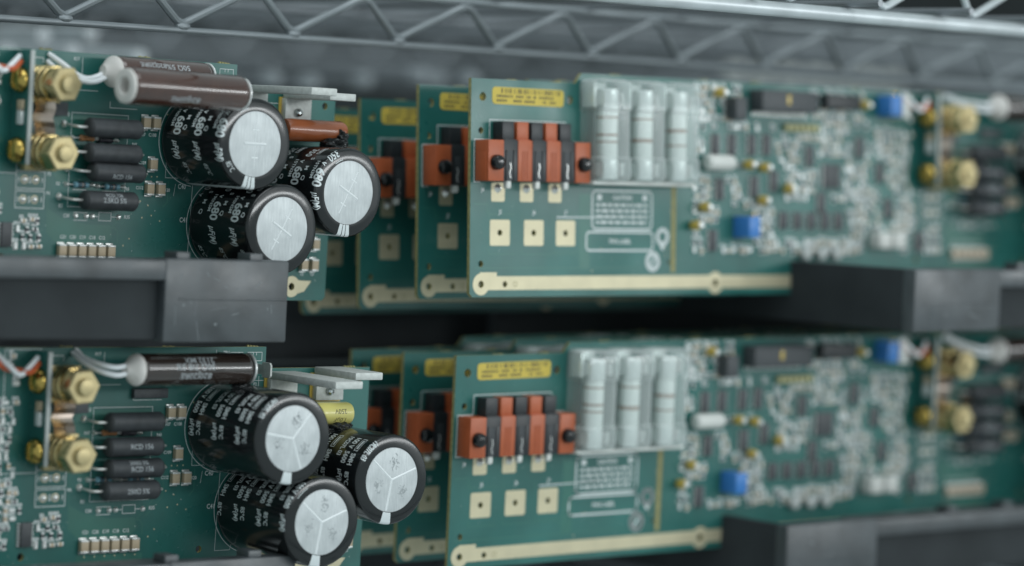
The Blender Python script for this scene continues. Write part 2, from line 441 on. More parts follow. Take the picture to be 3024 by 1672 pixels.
def power_resistor(board, u0, u1, v, w, txt=None, rot=0.0):
    r = 3.65; L_ = u1 - u0
    def body(mb):
        mb.lathe([(0, 0), (2.0, 0.0), (3.0, 0.35), (r, 1.2), (r + 0.02, 2.6), (r - 0.06, 4), (r - 0.06, L_ - 4), (r + 0.02, L_ - 2.6), (r, L_ - 1.2), (3.0, L_ - 0.35), (2.0, L_), (0, L_)], (0, 0, 0), (1, 0, 0), 'resistor_coating', seg=28)
    o = part('power_resistor', body, board, (u0, -w, v - VB), key=('pres', round(L_, 1)))
    part('lead', lambda mb: mb.tube([(0.3, 0, 0), (-1.8, 0, 0.0), (-3.6, 0.5, 0.05), (-5.0, 3.0, 0.4), (-5.6, w - 0.3, 0.8)], 0.52, 'tinned_wire', 8), o, key=('leadL', w))
    part('lead', lambda mb: mb.tube([(L_ - 0.3, 0, 0), (L_ + 1.6, 0, 0), (L_ + 2.8, 1.8, -0.1), (L_ + 3.0, w - 0.3, -0.1)], 0.48, 'tinned_wire', 8), o, key=('leadR', w, round(L_, 1)))
    part('solder_joint', lambda mb: mb.lathe([(1.5, 0.0), (1.35, 0.5), (0.9, 1.1), (0.5, 1.5), (0, 1.6)], (-5.6, w, 0.8), (0, -1, 0), 'solder', 14), o, key=('sjL', w))
    if txt:
        def pr(mb):
            def fold(x, y):
                a = y / r + rot; return (x, -(r + 0.03) * math.cos(a), (r + 0.03) * math.sin(a))
            for t, x, y, h_ in txt:
                v_, f_ = text2d(t, h_, 0.012, 0.95)
                wrapped(mb, [(x + a, y + b) for a, b in v_], f_, fold, 'grey_print', step=0.9, extra=(y + h_ * 0.33, y + h_ * 0.66))
        part('print', pr, o)
    return o

def axial_small(board, u0, u1, v, bm='blue_body', bands=('dark_band', 'dark_band', 'fuse_band', 'dark_band')):
    L_ = u1 - u0
    def b(mb):
        mb.lathe([(0, 0), (0.8, 0.05), (1.15, 0.5), (1.15, 1.4), (0.98, 1.8), (0.98, L_ - 1.8), (1.15, L_ - 1.4), (1.15, L_ - 0.5), (0.8, L_ - 0.05), (0, L_)], (0, -1.3, 0), (1, 0, 0), bm, 16)
        for i, m in enumerate(bands):
            x = 2.1 + i * (L_ - 4.2) / max(1, len(bands) - 1); mb.lathe([(1.0, x - 0.28), (1.03, x - 0.26), (1.03, x + 0.26), (1.0, x + 0.28)], (0, -1.3, 0), (1, 0, 0), m, 16)
        for s, e in ((-2.6, 0.1), (L_ - 0.1, L_ + 2.6)): mb.tube([(s, -1.3, 0), (e, -1.3, 0)], 0.3, 'tinned_wire', 6)
        for x in (-2.6, L_ + 2.6): mb.lathe([(1.0, 0), (0.8, 0.7), (0.3, 1.6), (0, 1.7)], (x, 0, 0), (0, -1, 0), 'solder', 12)
    part('axial_resistor', b, board, (u0, 0, v - VB), key=('axr', round(L_, 1), bm))

def enamel_tube(board, u0, u1, v, w, hollow, txt=(), upside=True, r=5.95, em='brown_enamel'):
    L_ = u1 - u0
    def body(mb):
        mb.lathe([(r - 1.35, 1.0), (r - 0.65, 0.9), (r - 0.15, 1.6), (r, 3.0), (r - 0.05, L_ * 0.5), (r, L_ - 3.0), (r - 0.25, L_ - 1.7), (r - 1.0, L_ - 0.7), (r - 2.4, L_), (0, L_)], (0, 0, 0), (1, 0, 0), em, 40)
    o = part('wirewound_resistor', body, board, (u0, -w, v - VB), key=('tube', round(L_, 1), r, em))
    def endc(mb):
        if hollow:
            mb.lathe([(0, 6.0), (3.0, 6.0), (3.0, 0.2), (3.4, -0.3), (r - 1.2, -0.35), (r - 0.45, 0.0), (r - 0.35, 1.1)], (0, 0, 0), (1, 0, 0), 'ceramic', 36)
        else:
            mb.lathe([(5.6, 1.2), (5.95, 0.3), (5.9, -0.4), (5.3, -1.4), (4.0, -2.6), (2.8, -3.6), (2.2, -4.6), (0, -4.8)], (0, 0, 0), (1, 0, 0), 'ceramic', 36)
    part('ceramic_end', endc, o, key=('cend', hollow))
    def clip(mb):
        mb.lathe([(0, L_ - 0.1), (4.2, L_ - 0.1), (5.6, L_ - 0.6), (5.9, L_ - 0.4), (5.9, L_ + 0.1), (0, L_ + 0.3)], (0, 0, 0), (1, 0, 0), 'tin_end', 32)
        mb.box(L_ + 0.1, L_ + 0.9, -2.5, w, -1.6, 4.6, 'cast_aluminium', 0.15)
    part('end_clip', clip, o, key=('clip', round(L_, 1), w))
    if txt:
        def pr(mb):
            def fold(x, y):
                a = y / r; return (x, -(r + 0.04) * math.cos(a), (r + 0.04) * math.sin(a))
            for t, x, y, h_ in txt:
                v_, f_ = text2d(t, h_, 0.01, 1.1)
                W_ = max(p[0] for p in v_)
                v_ = [((x + W_ - a) if upside else x + a, (y + h_ - b) if upside else y + b) for a, b in v_]
                wrapped(mb, v_, f_, fold, 'grey_print', step=1.2, extra=(y + h_ * .25, y + h_ * .5, y + h_ * .75))
        part('print', pr, o)
    return o

def terminal(board, v):
    """brass stud with plate, washers and hexagon nut, standing off the board"""
    u = 282.6
    o = part('terminal_plate', lambda mb: mb.box(-5.6, 8.6, -6.2, -3.0, -7.0, 6.4, 'brass_face', 0.35), board, (u, 0, v - VB), key='tplate')
    def spacer(mb): mb.box(-4.5, 7, -3.1, 0, -5.5, 5.2, 'brass')
    part('spacer', spacer, o, key='tspacer')
    for i, (w0, w1, r, m) in enumerate(((6.2, 8.4, 6.7, 'brass'), (8.4, 9.6, 6.0, 'copper'), (9.6, 11.8, 6.8, 'brass'), (11.8, 13.0, 5.6, 'copper'), (13.0, 15.2, 6.7, 'brass'))):
        part('washer', lambda mb: mb.lathe([(2, w0), (r - 0.3, w0), (r, w0 + 0.3), (r, w1 - 0.3), (r - 0.3, w1), (2, w1)], (0, 0, 0), (0, -1, 0), m, 36), o, key=('washer', i))
    def nut(mb):
        mb.lathe([(6.1, 15.2), (6.8, 15.8), (6.8, 21.7)], (0, 0, 0), (0, -1, 0), 'brass', 6, a0=rad(20))
        mb.lathe([(6.8, 21.7), (6.3, 22.3), (3.2, 22.3)], (0, 0, 0), (0, -1, 0), 'brass_face', 6, a0=rad(20))
    part('hex_nut', nut, o, key='tnut')
    part('stud', lambda mb: mb.lathe([(3.3, 6.0), (3.3, 23.6), (3.0, 24.2), (2.4, 24.4), (0, 24.4)], (0, 0, 0), (0, -1, 0), 'brass_face', 24), o, key='tstud')
    return o

def terminal_group(board):
    terminal(board, -8.1); terminal(board, -33.1)
    d = part('upright_board', lambda mb: (mb.box(-0.55, 0.55, -10.7, 0, -41.6, 0, 'solder_mask'), mb.box(-0.8, 0.8, -11.5, -10.7, -41.6, 0, 'screw_edge', 0.1)), board, (274.6, 0, 3.7 - VB), key='upboard')
    for v in (-7.3, -32.9):
        def head(mb):
            mb.lathe([(4.6, 0.0), (4.8, 0.6), (4.5, 1.9), (3.5, 3.0), (2.0, 3.7), (0, 3.9)], (0, 0, 0), (-1, 0, 0), 'yellow_brass', 28)
            mb.box(-4.05, -3.3, -0.35, 0.35, -3.0, 3.0, 'yellow_brass')
        part('brass_screw', head, board, (274.0, -5.6, v - VB), key='bscrew')
    part('copper_strap', lambda mb: [mb.add([(280 + a, -b, v - VB), (289 + a, -b, v - VB), (289 + a2, -b2, v2 - VB), (280 + a2, -b2, v2 - VB)], [(0, 1, 2, 3)], 'copper')
         for (a, b, v), (a2, b2, v2) in zip(STRAP, STRAP[1:])], board, key='strap')
    for v0, wv in ((-16.5, 4.2), (-19.5, 6.0)):
        part('chip_component', lambda mb: mb.box(-1.3, 0, -8.4, -5.2, -wv, 0, 'tin_end' if wv > 5 else 'tan_ceramic', 0.15), board, (274.05, 0, v0 - VB + 2), key=('upchip', wv))
    part('twisted_wire', lambda mb: mb.tube([(255, -6, 3.0 - VB), (259, -9, -1.5 - VB), (263, -10, -4.5 - VB), (267, -9, -2.0 - VB), (272.5, -6, 1.4 - VB)], 0.95, 'white_insulation', 8), board, key='tw1')
    part('twisted_wire', lambda mb: mb.tube([(254, -8, 0.5 - VB), (258.5, -7, -2.5 - VB), (263, -8.4, -3.0 - VB), (267, -10.4, -3.6 - VB), (272.5, -7, -0.6 - VB)], 0.95, 'orange_insulation', 8), board, key='tw2')
    part('pin_header', lambda mb: mb.box(287, 296, -4.5, 0, -19.5 - VB, -14.5 - VB, 'ic_black', 0.2), board, key='hdr')
STRAP = [(0, 6.2, -14.5), (-0.5, 7.5, -17), (-2.5, 9.5, -19), (-3.5, 10, -20.5), (-2.5, 9.5, -22), (-0.5, 7.5, -24), (0.5, 6.4, -26.5)]

def heat_sink(board, u0, u1, w1, v, vbot, dz=0.0):
    def b(mb): mb.box(u0, u1, -w1, -1.0, v - 1.45 - VB, v + 1.45 - VB, 'cast_aluminium', 0.42)
    o = part('heat_sink_bar', b, board, (0, 0, 0))
    part('mounting_plate', lambda mb: mb.box(u0, u1, -3.2, -0.4, vbot - VB, v - 1.4 - VB, 'cast_aluminium', 0.3), o)
    part('insulator_pad', lambda mb: mb.box(u0 - 1.2, u1 + 0.4, -0.5, 0, vbot - 0.8 - VB, v - 1.0 - VB, 'tantalum_yellow'), o)
    part('screw', lambda mb: mb.lathe([(1.75, 3.1), (1.75, 3.9), (1.4, 4.6), (0.7, 4.95), (0.5, 4.6), (0, 4.6)], ((u0 + u1) / 2 - 0.3, 0, vbot + 3.6 - VB), (0, -1, 0), 'screw_steel', 20), o)
    return o

def film_cap(board, u0, u1, v, w, m, txt=None):
    L_ = u1 - u0; r = 4.4
    def b(mb): mb.lathe([(0, 0), (r - 1.2, 0.05), (r - 0.35, 0.6), (r, 1.8), (r, L_ - 1.8), (r - 0.35, L_ - 0.6), (r - 1.2, L_ - 0.05), (0, L_)], (0, 0, 0), (1, 0, 0), m, 36)
    o = part('film_capacitor', b, board, (u0, -w, v - VB))
    part('lead', lambda mb: mb.tube([(L_ - 0.2, 0, -0.5), (L_ + 1.0, 0.5, -1), (L_ + 1.4, w, -1)], 0.4, 'tinned_wire', 6), o)
    part('lead', lambda mb: mb.tube([(0.2, 0, 0), (-1.6, 0.5, 0), (-2.0, w, 0)], 0.4, 'tinned_wire', 6), o)
    if txt:
        def pr(mb):
            def fold(x, y):
                a = y / r; return (x, -(r + 0.04) * math.cos(a), (r + 0.04) * math.sin(a))
            for t, x, y, h_ in txt:
                v_, f_ = text2d(t, h_, 0.0, 1.0); W_ = max(p[0] for p in v_)
                wrapped(mb, [(x + W_ - a, y + h_ - b_) for a, b_ in v_], f_, fold, 'label_ink', step=1.0, extra=(y + h_ * .5,))
        part('print', pr, o)
    return o

def glue(board, u, v, w, sx, sy, sz, seed):
    def b(mb):
        rnd = random.Random(seed); bm = bmesh.new(); bmesh.ops.create_icosphere(bm, subdivisions=4, radius=1)
        ph = [rnd.uniform(0, 6) for _ in range(6)]
        for p in bm.verts:
            c = p.co.copy(); k = 1 + 0.20 * math.sin(4 * c.x + ph[0] + 2 * c.z) * math.sin(5 * c.z + ph[1]) + 0.12 * math.sin(9 * c.x + 7 * c.y + ph[2]) + 0.07 * math.sin(15 * c.z - 8 * c.x + ph[3])
            p.co = (c.x * sx * k, c.y * sy * k, c.z * sz * k)
        mb.bm(bm, 'black_glue')
    part('glue_blob', b, board, (u, -w, v - VB))

def soic(board, u, v, wu=4.0, hv=9.0, npin=7):
    def b(mb): mb.box(-wu / 2, wu / 2, -1.7, -0.2, -hv / 2, hv / 2, 'ic_black', 0.15)
    o = part('integrated_circuit', b, board, (u, 0, v - VB), key=('soic', wu, hv))
    def pins(s):
        def f(mb):
            for i in range(npin):
                z = -hv / 2 + (i + 0.5) * hv / npin
                mb.box(min(s * wu / 2, s * (wu / 2 + 1.1)), max(s * wu / 2, s * (wu / 2 + 1.1)), -0.8, -0.05, z - 0.3, z + 0.3, 'tin_end')
        return f
    for s in (-1, 1): part('pin_row', pins(s), o, key=('pins', s, wu, hv, npin))

# ------------------------------------------------------------------ board panel, print and plating
HOLES = [(6.2, -7.1, 1.75), (53.7, -6.9, 1.75), (5.3, -20.6, 1.3), (5.9, -73.9, 1.3), (112.4, -73.3, 0.8), (6.1, -82.1, 1.45), (19.0, -82.1, 1.25),
         (16.0, -61.3, 1.25), (34.5, -61.3, 1.25), (52.2, -61.3, 1.25), (140.7, -82.1, 1.5), (272.5, -72.3, 1.45), (350.5, -72.9, 1.35), (422.7, -9.5, 1.4), (410.5, -81.7, 1.5)]
def panel(mb):
    out = [(0, VB + 1.5), (1.5, VB), (BL - 1.5, VB), (BL, VB + 1.5), (BL, -3.9), (377.5, -3.9), (377.5, VT), (60.4, VT), (56.9, 0.1), (0, 0.1)]
    sh = lambda lp: [(x, z - VB) for x, z in lp]
    plate(mb, [sh(out)] + [sh(circ(*h)) for h in HOLES], 0.0, 1.6, 'solder_mask', 'fr4_edge')
    # break-off tabs left along the top edge
    rnd = random.Random(4)
    for u, z in ((22, 0.1), (46, 0.1), (80, VT), (132, VT), (165, VT), (230, VT), (288, VT), (333, VT), (371, VT), (418, -3.9)):
        for k in range(4):
            x = u - 2.4 + k * 1.4; hh = rnd.uniform(0.25, 0.75)
            mb.add([(x, 0.1, z - VB), (x + 1.1, 0.1, z - VB), (x + 0.75, 0.3, z + hh - VB), (x + 0.3, 0.3, z + hh * .8 - VB), (x, 1.5, z - VB), (x + 1.1, 1.5, z - VB), (x + 0.75, 1.3, z + hh - VB), (x + 0.3, 1.3, z + hh * .8 - VB)],
                   [(0, 1, 2, 3), (5, 4, 7, 6), (1, 5, 6, 2), (4, 0, 3, 7), (3, 2, 6, 7)], 'fr4_edge')
def sh(lp): return [(x, z - VB) for x, z in lp]
def ground_strip(mb):
    w = -0.05
    lp = []
    for i in range(13): 
        a = rad(98 + 228 * i / 12); lp.append((6.1 + 4.4 * math.cos(a), -82.1 + 4.4 * math.sin(a)))
    lp += [(10.2, -84.4), (135.5, -84.4)]
    lp += [(140.7 + 4.7 * math.cos(rad(209 + 122 * i / 8)), -82.1 + 4.7 * math.sin(rad(209 + 122 * i / 8))) for i in range(9)]
    lp += [(146, -84.4), (406.6, -84.4)]
    lp += [(410.5 + 4.2 * math.cos(rad(220 + 100 * i / 8)), -81.7 + 4.2 * math.sin(rad(220 + 100 * i / 8))) for i in range(9)]
    lp += [(417, -83.6), (420.5, -79.4)]
    lp += [(414, -79.2)] + [(410.5 + 4.2 * math.cos(rad(40 + 100 * i / 8)), -81.7 + 4.2 * math.sin(rad(40 + 100 * i / 8))) for i in range(9)]
    lp += [(406.5, -78.9), (146, -78.9)] + [(140.7 + 4.7 * math.cos(rad(43 + 94 * i / 6)), -82.1 + 4.7 * math.sin(rad(43 + 94 * i / 6))) for i in range(7)]
    lp += [(135.5, -78.9), (14.5, -78.9), (14.5, -77.3), (5.4, -77.3)]
    hs = [sh(circ(*h)) for h in HOLES if abs(h[1] + 82) < 0.6]
    plate(mb, [sh(lp)] + hs, w, None, 'gold_plating')
def ring_mark(mb): mb.arc(24.6, -82.1 - VB, 1.0, 0, 360, 0.22, 'fr4_edge', w=0.07, n=16)

SMD_SKIP = [(128, 150, -35, -27), (159, 199, -12, 5), (143, 163, -65, -51), (236, 262, -10, 5), (180, 206, -17, -12), (178, 224, -61, -49), (207, 221, -42, -28), (239, 260, -68, -60), (269, 294, -41, 5),
            (135, 176, -29, -17), (195, 203, -32, -21), (228, 236, -28, -16), (242, 250, -39, -27), (248, 256, -55, -43), (203, 211, -53, -42), (138, 146, -48, -36), (159, 168, -46, -34), (172, 180, -44, -32), (134, 142, -70, -58), (276, 294, -56, -40), (270, 277, -70, -58)]
def smd_spots():
    rnd = random.Random(11); out = []
    v = 1.0
    while v > -71:
        u = 127.5 + rnd.uniform(0, 1)
        while u < 290:
            uu, vv = u + rnd.uniform(-.5, .5), v + rnd.uniform(-.4, .4)
            if not any(a - 1.5 < uu < b + 1.5 and c - 1.5 < vv < d + 1.5 for a, b, c, d in SMD_SKIP):
                lim = 269 if vv > -54 else (290 if vv < -55 else 276)
                if uu < lim and not (uu > 225 and vv > -14 and rnd.random() < .6) and rnd.random() < 0.9 and not (196 < uu < 206 and -32 < vv < -20):
                    out.append((uu, vv, rnd.random() < 0.5, rnd.choice('rrcct')))
            u += 3.0 + rnd.uniform(0, 0.7)
        v -= 3.3
    return out
SPOTS = smd_spots()

def silk(mode):
    def f(mb):
        W = 'silkscreen'; Z = lambda v: v - VB
        def T(t, u, v, h, **k): put_text(mb, t, u, Z(v), h, W, **k)
        def box(u0, u1, v0, v1, wd=0.2): mb.line([(u0, Z(v0)), (u1, Z(v0)), (u1, Z(v1)), (u0, Z(v1))], wd, W, closed=True)
        if mode != 'left':                    # left-hand end of the board
            mb.line([(9.9, Z(-24.2)), (9.9, Z(-16.2)), (51.5, Z(-16.2)), (51.5, Z(-24.2)), (58.6, Z(-24.2))], 0.35, W)
            mb.line([(9.9, Z(-24.2)), (1.8, Z(-24.2)), (1.8, Z(-41.2)), (5, Z(-41.2))], 0.35, W)
            T('J4', 6.4, -44.2, 1.6)
            for u, t in ((16, 'J5'), (34.5, 'J6'), (52.2, 'J7')): T(t, u, -53.0, 1.7)
            mb.line(rrect(67.2, 101.8, Z(-59.5), Z(-43.7), 2.2), 0.8, W, closed=True)
            T('CAUTION', 84.5, -46.4, 1.9, bold=0.03); mb.rect(70, 72.6, Z(-47.6), Z(-45.2), W); mb.rect(96.4, 99, Z(-47.6), Z(-45.2), W)
            rnd = random.Random(3)
            for k, v in enumerate((-49.6, -52.0, -54.4, -56.8)):
                u = 69.5
                while u < 98.5:
                    L_ = rnd.uniform(1.4, 4.2); mb.rect(u, min(u + L_, 99.3), Z(v - 0.55), Z(v + 0.6), W); u += L_ + 0.9
            mb.line(rrect(64.0, 102.6, Z(-68.4), Z(-60.8), 1.8), 0.8, W, closed=True)
            T('PWA LABEL', 83.5, -64.6, 1.9, bold=0.02)
            mb.arc(108.4, Z(-62.6), 2.9, 0, 360, 1.7, W, n=28); mb.add([(105.6, -.06, Z(-64.6)), (111.2, -.06, Z(-64.6)), (108.4, -.06, Z(-68.6))], [(0, 1, 2)], W)
            mb.arc(102.7, Z(-73.0), 3.2, 0, 360, 1.9, W, n=32); mb.line([(101.6, Z(-74.4)), (103.8, Z(-71.6))], 1.0, W)
            mb.line([(47.3, Z(-54.9)), (79.6, Z(-54.7))], 0.5, W)
        # small-part field
        rnd = random.Random(7)
        for (u, v, vert, kd) in SPOTS:
            if mode == 'left' and u < 255: continue
            a, b = (0.9, 1.45) if vert else (1.45, 0.9)
            if rnd.random() < .35: box(u - a, u + a, v - b, v + b, 0.2)
            for k in range(rnd.choice((2, 3, 3))):      # unreadably small designators
                mb.rect(u - 1.5 + k * 0.98, u - 0.72 + k * 0.98, Z(v + b + 0.25), Z(v + b + 1.25), W, w=0.065)
        # terminal and resistor area
        if mode == 'rear': return
        box(262.5, 277.5, -41.5, 5.0 - 1.2, 0.3); mb.line([(275, Z(1.4)), (287, Z(1.4)), (287, Z(-0.5))], 0.25, W)
        for v in (-43.7, -50.9):
            box(277.6, 290.2, v - 3.2, v + 3.1, 0.3); T('S', 283.7, v, 2.2)
            mb.rect(278.6, 279.0, Z(v - .9), Z(v + .9), W); mb.rect(288.9, 289.3, Z(v - .9), Z(v + .9), W)
        T('P3', 292, -41.2, 1.3); T('P4', 292, -48.3, 1.3)
        box(300.9, 326.7, -53.0, -18.0, 0.24); T('R20', 298.4, -18.7, 1.4); T('R1', 297.8, -52.8, 1.4); T('R2', 296.2, -44.6, 1.2)
        T('R8', 327.9, -45.6, 1.2); T('R43', 330.2, -28.6, 1.1); T('R47', 298.5, -27.3, 1.2)
        mb.line([(303, Z(-46.6)), (309, Z(-46.6))], 0.25, W); mb.line([(316.5, Z(-46.8)), (323, Z(-46.8))], 0.25, W)
        mb.line([(304, Z(-55.1)), (310, Z(-55.1))], 0.25, W); mb.line([(304, Z(-58.0)), (310, Z(-58.0))], 0.25, W); T('C30', 300.6, -56.4, 1.25)
        mb.line([(312.9, Z(-56.4)), (315.4, Z(-56.4))], 0.25, W); box(315.4, 321.0, -57.9, -54.8, 0.25); mb.line([(321, Z(-56.4)), (323.4, Z(-56.4))], 0.25, W); T('R35', 328.4, -56.2, 1.3)
        T('C107', 333.3, -24.7, 1.25); T('C108', 338.4, -24.7, 1.25); T('C109', 334.3, -35.4, 1.2); T('C112', 333.6, -44.9, 1.2); T('120', 346.9, -45.4, 1.25)
        for i, t in enumerate(('C21', 'C20', 'C19', 'C18', 'C12')): T(t, 299.6 + 4.44 * i, -64.3, 1.3)
        T('C40', 353.6, -43.8, 1.85, bold=0.02, sx=0.85); T('C41', 355.0, -56.6, 1.85, bold=0.02, sx=0.85)
        for (u, v) in CAPS: mb.arc(u, Z(v), RCAP + 0.55, 95, 265, 0.3, W, n=40)
        mb.line([(345.5, Z(-33.5)), (345.5, Z(-40.7)), (352.5, Z(-40.7))], 0.2, W)
        mb.line([(358.7, Z(-43.0)), (357.8, Z(-73.8)), (364.8, Z(-73.8)), (365.6, Z(-70))], 0.22, W); mb.line([(350.5, Z(-43)), (349.8, Z(-47.5))], 0.15, W)
        T('TP11', 359.0, 2.3, 1.15); mb.line([(354.4, Z(3.2)), (354.4, Z(0.5))], 0.16, W)
        box(361, 366.6, -1.5, 2.3, 0.2); mb.line([(363.4, Z(2.2)), (363.4, Z(1.2))], 0.2, W); mb.line([(364.8, Z(2.2)), (364.8, Z(1.2))], 0.2, W)
        box(369.0, 375.6, -1.0, 2.3, 0.2); mb.line([(371.5, Z(2.2)), (371.5, Z(1.2))], 0.2, W); mb.line([(373, Z(2.2)), (373, Z(1.2))], 0.2, W)
        mb.line([(366, Z(-8.6)), (377, Z(-8.6))], 0.2, W); mb.line([(374.6, Z(-7)), (374.6, Z(-13))], 0.2, W); T('P2', 373, -10.0, 1.2)
        mb.line([(392.0, Z(-9.6)), (399.0, Z(-9.6))], 0.25, W); mb.line([(392.0, Z(-15.8)), (399.0, Z(-15.8))], 0.25, W)
        mb.line([(304.5, Z(2.4)), (304.5, Z(-5))], 0.2, W); T('R17', 301.8, 2.0, 1.2); mb.line([(296, Z(-9.5)), (312, Z(-9.5))], 0.2, W)
        mb.line([(318, Z(-15.4)), (330.5, Z(-15.4))], 0.22, W); mb.line([(318, Z(-15.4)), (318, Z(-13.2))], 0.22, W)
        mb.add([(329.6, -.06, Z(-13.6)), (332, -.06, Z(-13.6)), (330.8, -.06, Z(-11.6))], [(0, 1, 2)], W)
        for u in (415.4, 420.7): T('C' + str(int(u) % 10), u, -76.6, 1.1)
    return f
CAPS = [(359.3, -25.9), (406.6, -42.7), (374.5, -57.7)]

POURS = [[(293, -17), (300, -17), (300, -44), (296, -44), (293, -40)], [(292, -54), (298, -57), (310, -59.5), (321, -59.5), (322, -64), (318, -67), (297, -67), (292, -63)],
         [(296, -73), (325, -73), (325, -86), (296, -86)], [(60, -45), (66, -45), (66, -76), (60, -76)], [(300, -19), (326, -19), (326, -26), (300, -26)]]
TRACES = ([(329, -41), (333, -44), (333, -52), (326, -59)], [(310, -60.5), (323, -60.5), (324.5, -62), (324.5, -66)], [(292, -40), (292, -60)],
          [(330, -46), (330, -52), (322, -60)], [(10, -52), (10, -70), (24, -70)], [(28, -53), (28, -70), (58, -70), (62, -74)], [(45, -53.5), (45, -69), (60, -69)], [(60, -42), (60, -53), (66, -58)], [(2, -50), (9, -50), (9, -54), (24, -54)], [(3, -75.6), (60, -75.6), (112, -75.6)], [(118, -6), (124, -12), (124, -70)], [(120, -40), (120, -76)], [(347, -42), (347, -50), (345, -52)], [(405, -72), (424, -72), (424, -60)])
def copper_areas(b):
    for i, p in enumerate(POURS):
        part('copper_pour', lambda mb: mb.add([(x, -0.03, z - VB) for x, z in p], [list(range(len(p)))], 'mask_over_copper'), b, key=('pour', i))
    for i, pts in enumerate(TRACES):
        part('copper_trace', lambda mb: mb.line([(x, z - VB) for x, z in pts], 0.4, 'mask_over_copper', w=0.035), b, key=('trace', i))
def vias(mb):
    rnd = random.Random(5)
    pts = [(343.6 + rnd.uniform(-1, 1), -30), (331, -40.5), (333.6, -40.4), (336.4, -40.5), (339.0, -40.6), (341.6, -40.5), (331.6, -50), (335.4, -56.3), (333, -18.4), (345, -16.6)]
    pts += [(299.6 + 4.44 * i, -73.6) for i in range(6)] + [(rnd.uniform(325, 345), rnd.uniform(-84, -48)) for _ in range(8)]
    pts += [(rnd.uniform(60, 118), rnd.uniform(-77, -44)) for _ in range(8)]
    for u, v in pts:
        if 67 < u < 102 and -60 < v < -43: continue
        mb.lathe([(0.32, 0.05), (0.2, 0.09), (0, 0.09)], (u, 0, v - VB), (0, -1, 0), 'gold_plating', 8)

# ------------------------------------------------------------------ the left-hand end: label, connector, plated pads
def connector(board):
    z = lambda v: v - VB
    def endblk(mb):
        mb.box(0, 8.3, -8, -0.02, -16.4, 0, 'red_plastic', 0.25)
        mb.box(-0.12, 0.2, -6.4, -1.4, -16.2, -5, 'red_plastic', 0.05)
    for u in (2.4, 50.1):
        e = part('end_block', endblk, board, (u, 0, z(-24.4)), key='cend_blk')
        part('cap_screw', lambda mb: mb.lathe([(2.6, 7.9), (3.05, 8.2), (3.05, 9.6), (2.7, 10.6), (1.7, 11.3), (0.8, 11.5), (0, 11.4)], (4.0, 0, -9.0), (0, -1, 0), 'black_gloss', 28), e, key='cscrew')
    for i in range(5):
        red = i % 2 == 1; m = 'red_plastic' if red else 'black_plastic'; u = 10.75 + 7.86 * i
        def col(mb):
            mb.box(0.1, 7.8, -7.6, -0.02, -16.3, 0, m, 0.2)
            mb.box(0.9, 7.1, -6.0, -0.02, -0.2, 7.5, m, 0.2)
            mb.box(0.6, 7.3, -7.2, -2, -0.25, 0.35, m, 0.1)
            if red:
                for x in (2.4, 3.6, 5.0): mb.box(x, x + 0.55, -7.85, -7.5, -16.0, -4.3, m)
            else:
                mb.box(1.2, 1.9, -8.0, -7.5, -16.2, -4.0, m, 0.05); mb.box(5.2, 7.2, -8.0, -7.5, -16.2, -4.0, m, 0.05)
                mb.box(1.9, 5.2, -7.68, -7.55, -16.0, -4.4, 'resistor_coating')
        c = part('connector_module', col, board, (u, 0, z(-24.4)), key=('cmod', red))
        if not red:
            def tongue(mb):
                mb.box(2.2, 4.9, -7.3, -4.6, -19.4, -15.6, 'white_plastic', 0.8)
                mb.tube([(3.4, -7.75, -9.0), (3.7, -7.9, -11.0), (3.2, -7.8, -13.0), (3.6, -7.9, -15.0)], 0.24, 'tinned_wire', 6)
            part('contact', tongue, c, key='tongue')
    for u in (11.1, 26.7, 42.4):
        p = part('contact_pad', lambda mb: plate(mb, [rrect(0, 7.3, -7.7, 0, 0.8)], -0.06, None, 'gold_plating'), board, (u, 0, z(-41.2)), key='cpad')
        part('solder_joint', lambda mb: mb.lathe([(1.9, 0.06), (1.6, 0.5), (0.9, 1.2), (0.4, 2.0), (0, 2.1)], (3.6, 0, -2.4), (0, -1, 0), 'solder', 16), p, key='csj')

LABEL_TILT = iter((0.004, -0.012, 0.010, -0.006, 0.014, 0.003, -0.009))
def left_end(board):
    z = lambda v: v - VB
    lb = part('label', lambda mb: plate(mb, [rrect(11.2, 50.4, z(-9.9), z(-3.0), 1.7)], -0.12, -0.0, 'label_yellow'), board, key='label')
    k = next(LABEL_TILT); lb.rotation_euler = (0, k, 0); lb.location = (-z(-6.5) * k * S, 0, 30.8 * k * S)
    def ink(mb):
        rnd = random.Random(9); u = 16
        while u < 47.5:
            wd = rnd.choice((0.3, 0.3, 0.5, 0.8)); mb.rect(u, u + wd, z(-5.4), z(-3.5), 'label_ink', w=0.14); u += wd + rnd.choice((0.4, 0.6, 1.2))
        for v in (-6.6, -8.4):
            u = 13.6
            while u < 46:
                L_ = rnd.uniform(0.6, 1.3)
                if rnd.random() < (.9 if v > -7 else .6): mb.rect(u, u + L_, z(v - 0.5), z(v + 0.5), 'label_ink', w=0.14)
                u += L_ + 0.45
    part('print', ink, lb, key='labelink')
    connector(board)
    for u in (16.0, 34.5, 52.2):
        part('square_pad', lambda mb: plate(mb, [rrect(-5.4, 5.4, -5.2, 5.2, 0.8), circ(0, 0, 1.25)], -0.06, None, 'gold_plating'), board, (u, 0, z(-61.4)), key='sqpad')
    part('ground_strip', ground_strip, board, key='gstrip')
    part('strip_mark', ring_mark, board, key='ringmark')
    part('separator_strip', lambda mb: mb.rect(113.6, 116.2, z(-77.5), z(-40.0), 'fr4_edge', w=0.05), board, key='sepstrip')

